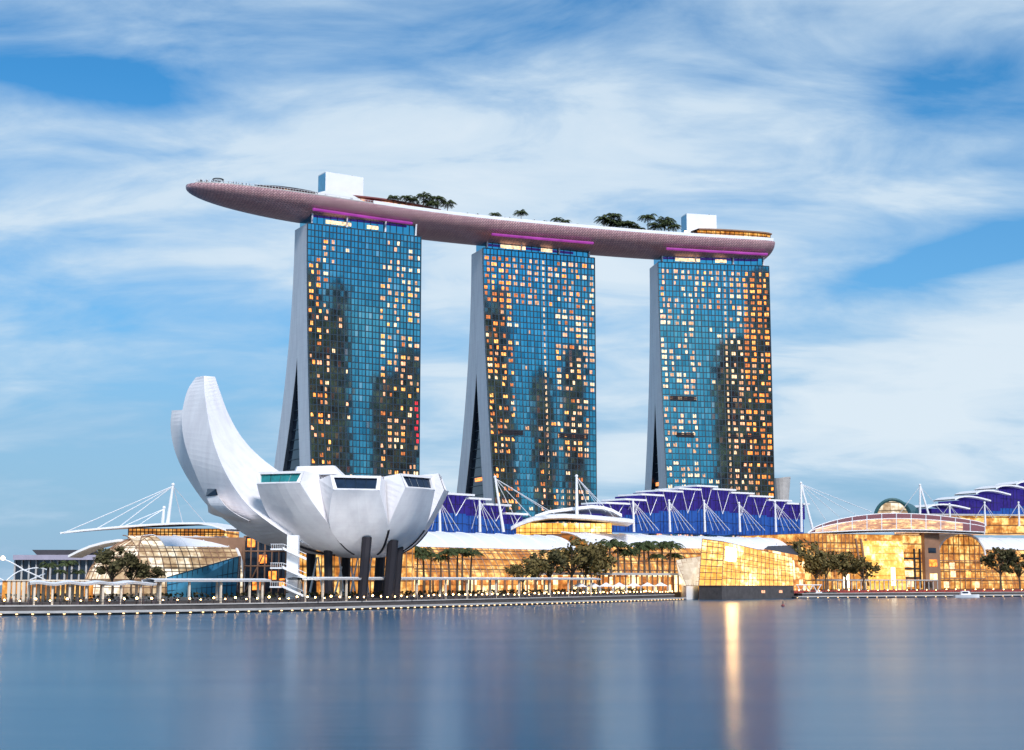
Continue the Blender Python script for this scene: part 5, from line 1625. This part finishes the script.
# ------------------------------------------------------------------ lamps along the quay
def lamp_proto(name, label, h, r_, cat):
    t = thing(name, label, cat)
    mb = MB(); mb.tube([V((0, 0, 0)), V((0, 0, h))], 0.09, M['dark'], 6); mb.build('post', t)
    mb = MB(); mb.sphere((0, 0, h + r_ * 0.8), r_, M['lamp'], 8, 6); mb.build('globe', t)
    return t
lp = lamp_proto('promenade_lamp', 'x', 0.9, 0.22, 'lamp')
lq = thing('quay_light', 'x', 'light')
mb = MB(); mb.box((0, 0, 0), 0.5, 0.3, 0.08, M['dark']); mb.build('bracket', lq)
mb = MB(); mb.box((0, -0.02, -0.22), 0.4, 0.2, 0.15, M['lampsoft']); mb.build('lens', lq)
rl_ = random.Random(77)
def walk(line_, step):
    out = []; acc = 0.0
    for a, b in zip(line_, line_[1:]):
        L_ = (b - a).length; d = acc
        while d < L_:
            out.append(a.lerp(b, d / L_)); d += step
        acc = d - L_
    return out
for ln, lab, labq, st_ in ((shore, 'bright globe lamp on the long left promenade edge', 'small light at the waterline under the long left promenade', 3.0), (shore2[2:], 'bright globe lamp on the quay right of the crystal pavilion', 'small light at the waterline right of the crystal pavilion', 5.5)):
    for p in walk(offset_line(ln, 4.8), st_):
        if -20 < proj(p)[0] < 1050: dup(lp, V((p.x + rl_.uniform(-.25, .25), p.y + rl_.uniform(-.25, .25), 2.02)), 0, rl_.uniform(0.75, 1.15), lab, lab.replace('bright globe lamp', 'globe lamps'))
    for p in walk(offset_line(ln, 0.35), st_):
        if -20 < proj(p)[0] < 1050: dup(lq, V((p.x, p.y - 0.2, 0.46)), 0, 1.0, labq, labq.replace('small light', 'lights'))
for o in (lp, lq):
    for ch in list(o.children): bpy.data.objects.remove(ch)
    bpy.data.objects.remove(o)
# railing along the boardwalk
rl = MB()
for ln in (shore, shore2[2:]):
    o1 = offset_line(ln, 4.5)
    for p in walk(o1, 2.4): rl.box(V((p.x, p.y, 2.0)), 0.07, 0.07, 1.0, M['dark'])
    for z in (2.4, 2.7, 3.0): rl.tube([V((p.x, p.y, z)) for p in o1], 0.05, M['dark'], 4)
tag(rl.build('railing', origin=shore[3]), 'thin dark railing along the promenade edge', 'railing')
# red banner rail on the right quay
rb = MB(); strip_solid(rb, shore2[2:], 5.6, 6.0, 2.03, 3.0, plain('red_panel', (0.42, 0.07, 0.06), 0.6))
tag(rb.build('red_barrier', origin=shore2[3]), 'long low red barrier along the right quay', 'barrier')
# tents on the quay left of the pavilion
tents = MB()
for px in (628,):
    pass
for i, px in enumerate((578, 592, 606, 620, 634, 648, 662)):
    p = bl(px) + V((0, 4, 0)); base = V((p.x, p.y, ZG)); 
    t = thing('market_tent', 'small pale peaked tent on the quay before the shopfronts', 'tent', base, 'row of pale tents on the quay left of the crystal pavilion')
    mb = MB(); h0_ = 2.4
    cs = [base + V((sx_ * 2.4, sy_ * 1.8, h0_)) for sx_, sy_ in ((-1, -1), (1, -1), (1, 1), (-1, 1))]
    ap = base + V((0, 0, h0_ + 1.3))
    for k in range(4): mb.face([cs[k], cs[(k + 1) % 4], ap], M['white'])
    mb.face(list(reversed(cs)), M['white']); mb.build('roof', t)
    for k in range(4):
        mb = MB(); mb.tube([V((cs[k].x, cs[k].y, ZG)), cs[k]], 0.07, M['white_metal'], 5); mb.build('pole', t)

mb = MB(); rc = random.Random(9)
for i in range(170):
    ln = shore if i < 120 else shore2[2:]
    o1 = offset_line(ln, rc.uniform(5.6, 8.8)); k = rc.randrange(len(o1) - 1)
    p = o1[k].lerp(o1[k + 1], rc.random()); p = V((p.x, p.y, 1.76)); h = rc.uniform(1.5, 1.85)
    mb.tube([p, p + V((0, 0, h * 0.45)), p + V((0, 0, h * 0.8)), p + V((0, 0, h * 0.86))], 0.2, skin, 6, 0.13)
    mb.sphere(p + V((0, 0, h * 0.93)), 0.12, skin, 6, 4, 1.2)
tag(mb.build('crowd', origin=V((shore[3].x, shore[3].y, 1.76))), 'scattered small dark strollers along the promenade behind the lamps', 'crowd', kind='stuff')

# small boat, buoy
bp_ = at_z(967, 597.6, 0)
bt = thing('boat', 'small white motor boat moored at the right quay', 'boat', bp_)
mb = MB()
n = 10; rows = []
for i in range(n + 1):
    f = i / n; x = -5 + 10 * f; hw = 1.5 * (1 - max(0, (f - 0.55) / 0.45) ** 2.2) + 0.02
    rows.append([bp_ + V((x, -hw, 1.0 + 0.3 * f)), bp_ + V((x, -hw * 0.6, -0.3)), bp_ + V((x, hw * 0.6, -0.3)), bp_ + V((x, hw, 1.0 + 0.3 * f))])
mb.grid(rows, M['white'], close=True); mb.face(rows[0], M['white']); mb.build('hull', bt)
mb = MB(); mb.hull([bp_ + V(v) for v in ((-2.6, -1, 1.1), (1.6, -1, 1.1), (1.6, 1, 1.1), (-2.6, 1, 1.1))], [bp_ + V(v) for v in ((-2.3, -0.8, 2.6), (0.7, -0.8, 2.6), (0.7, 0.8, 2.6), (-2.3, 0.8, 2.6))], M['white']); cb_ = mb.build('cabin', bt)
mb = MB(); mb.box(bp_ + V((-0.9, -0.98, 1.7)), 2.4, 0.1, 0.6, M['navyglass']); mb.build('window', cb_)
bo = at_z(783, 606.5, 0)
mb = MB(); mb.sphere(bo + V((0, 0, 0.2)), 0.5, M['redroof'], 8, 6); mb.tube([bo, bo + V((0, 0, 1.4))], 0.1, M['dark'], 5)
tag(mb.build('buoy', origin=bo), 'small dark red buoy floating in front of the crystal pavilion', 'buoy')
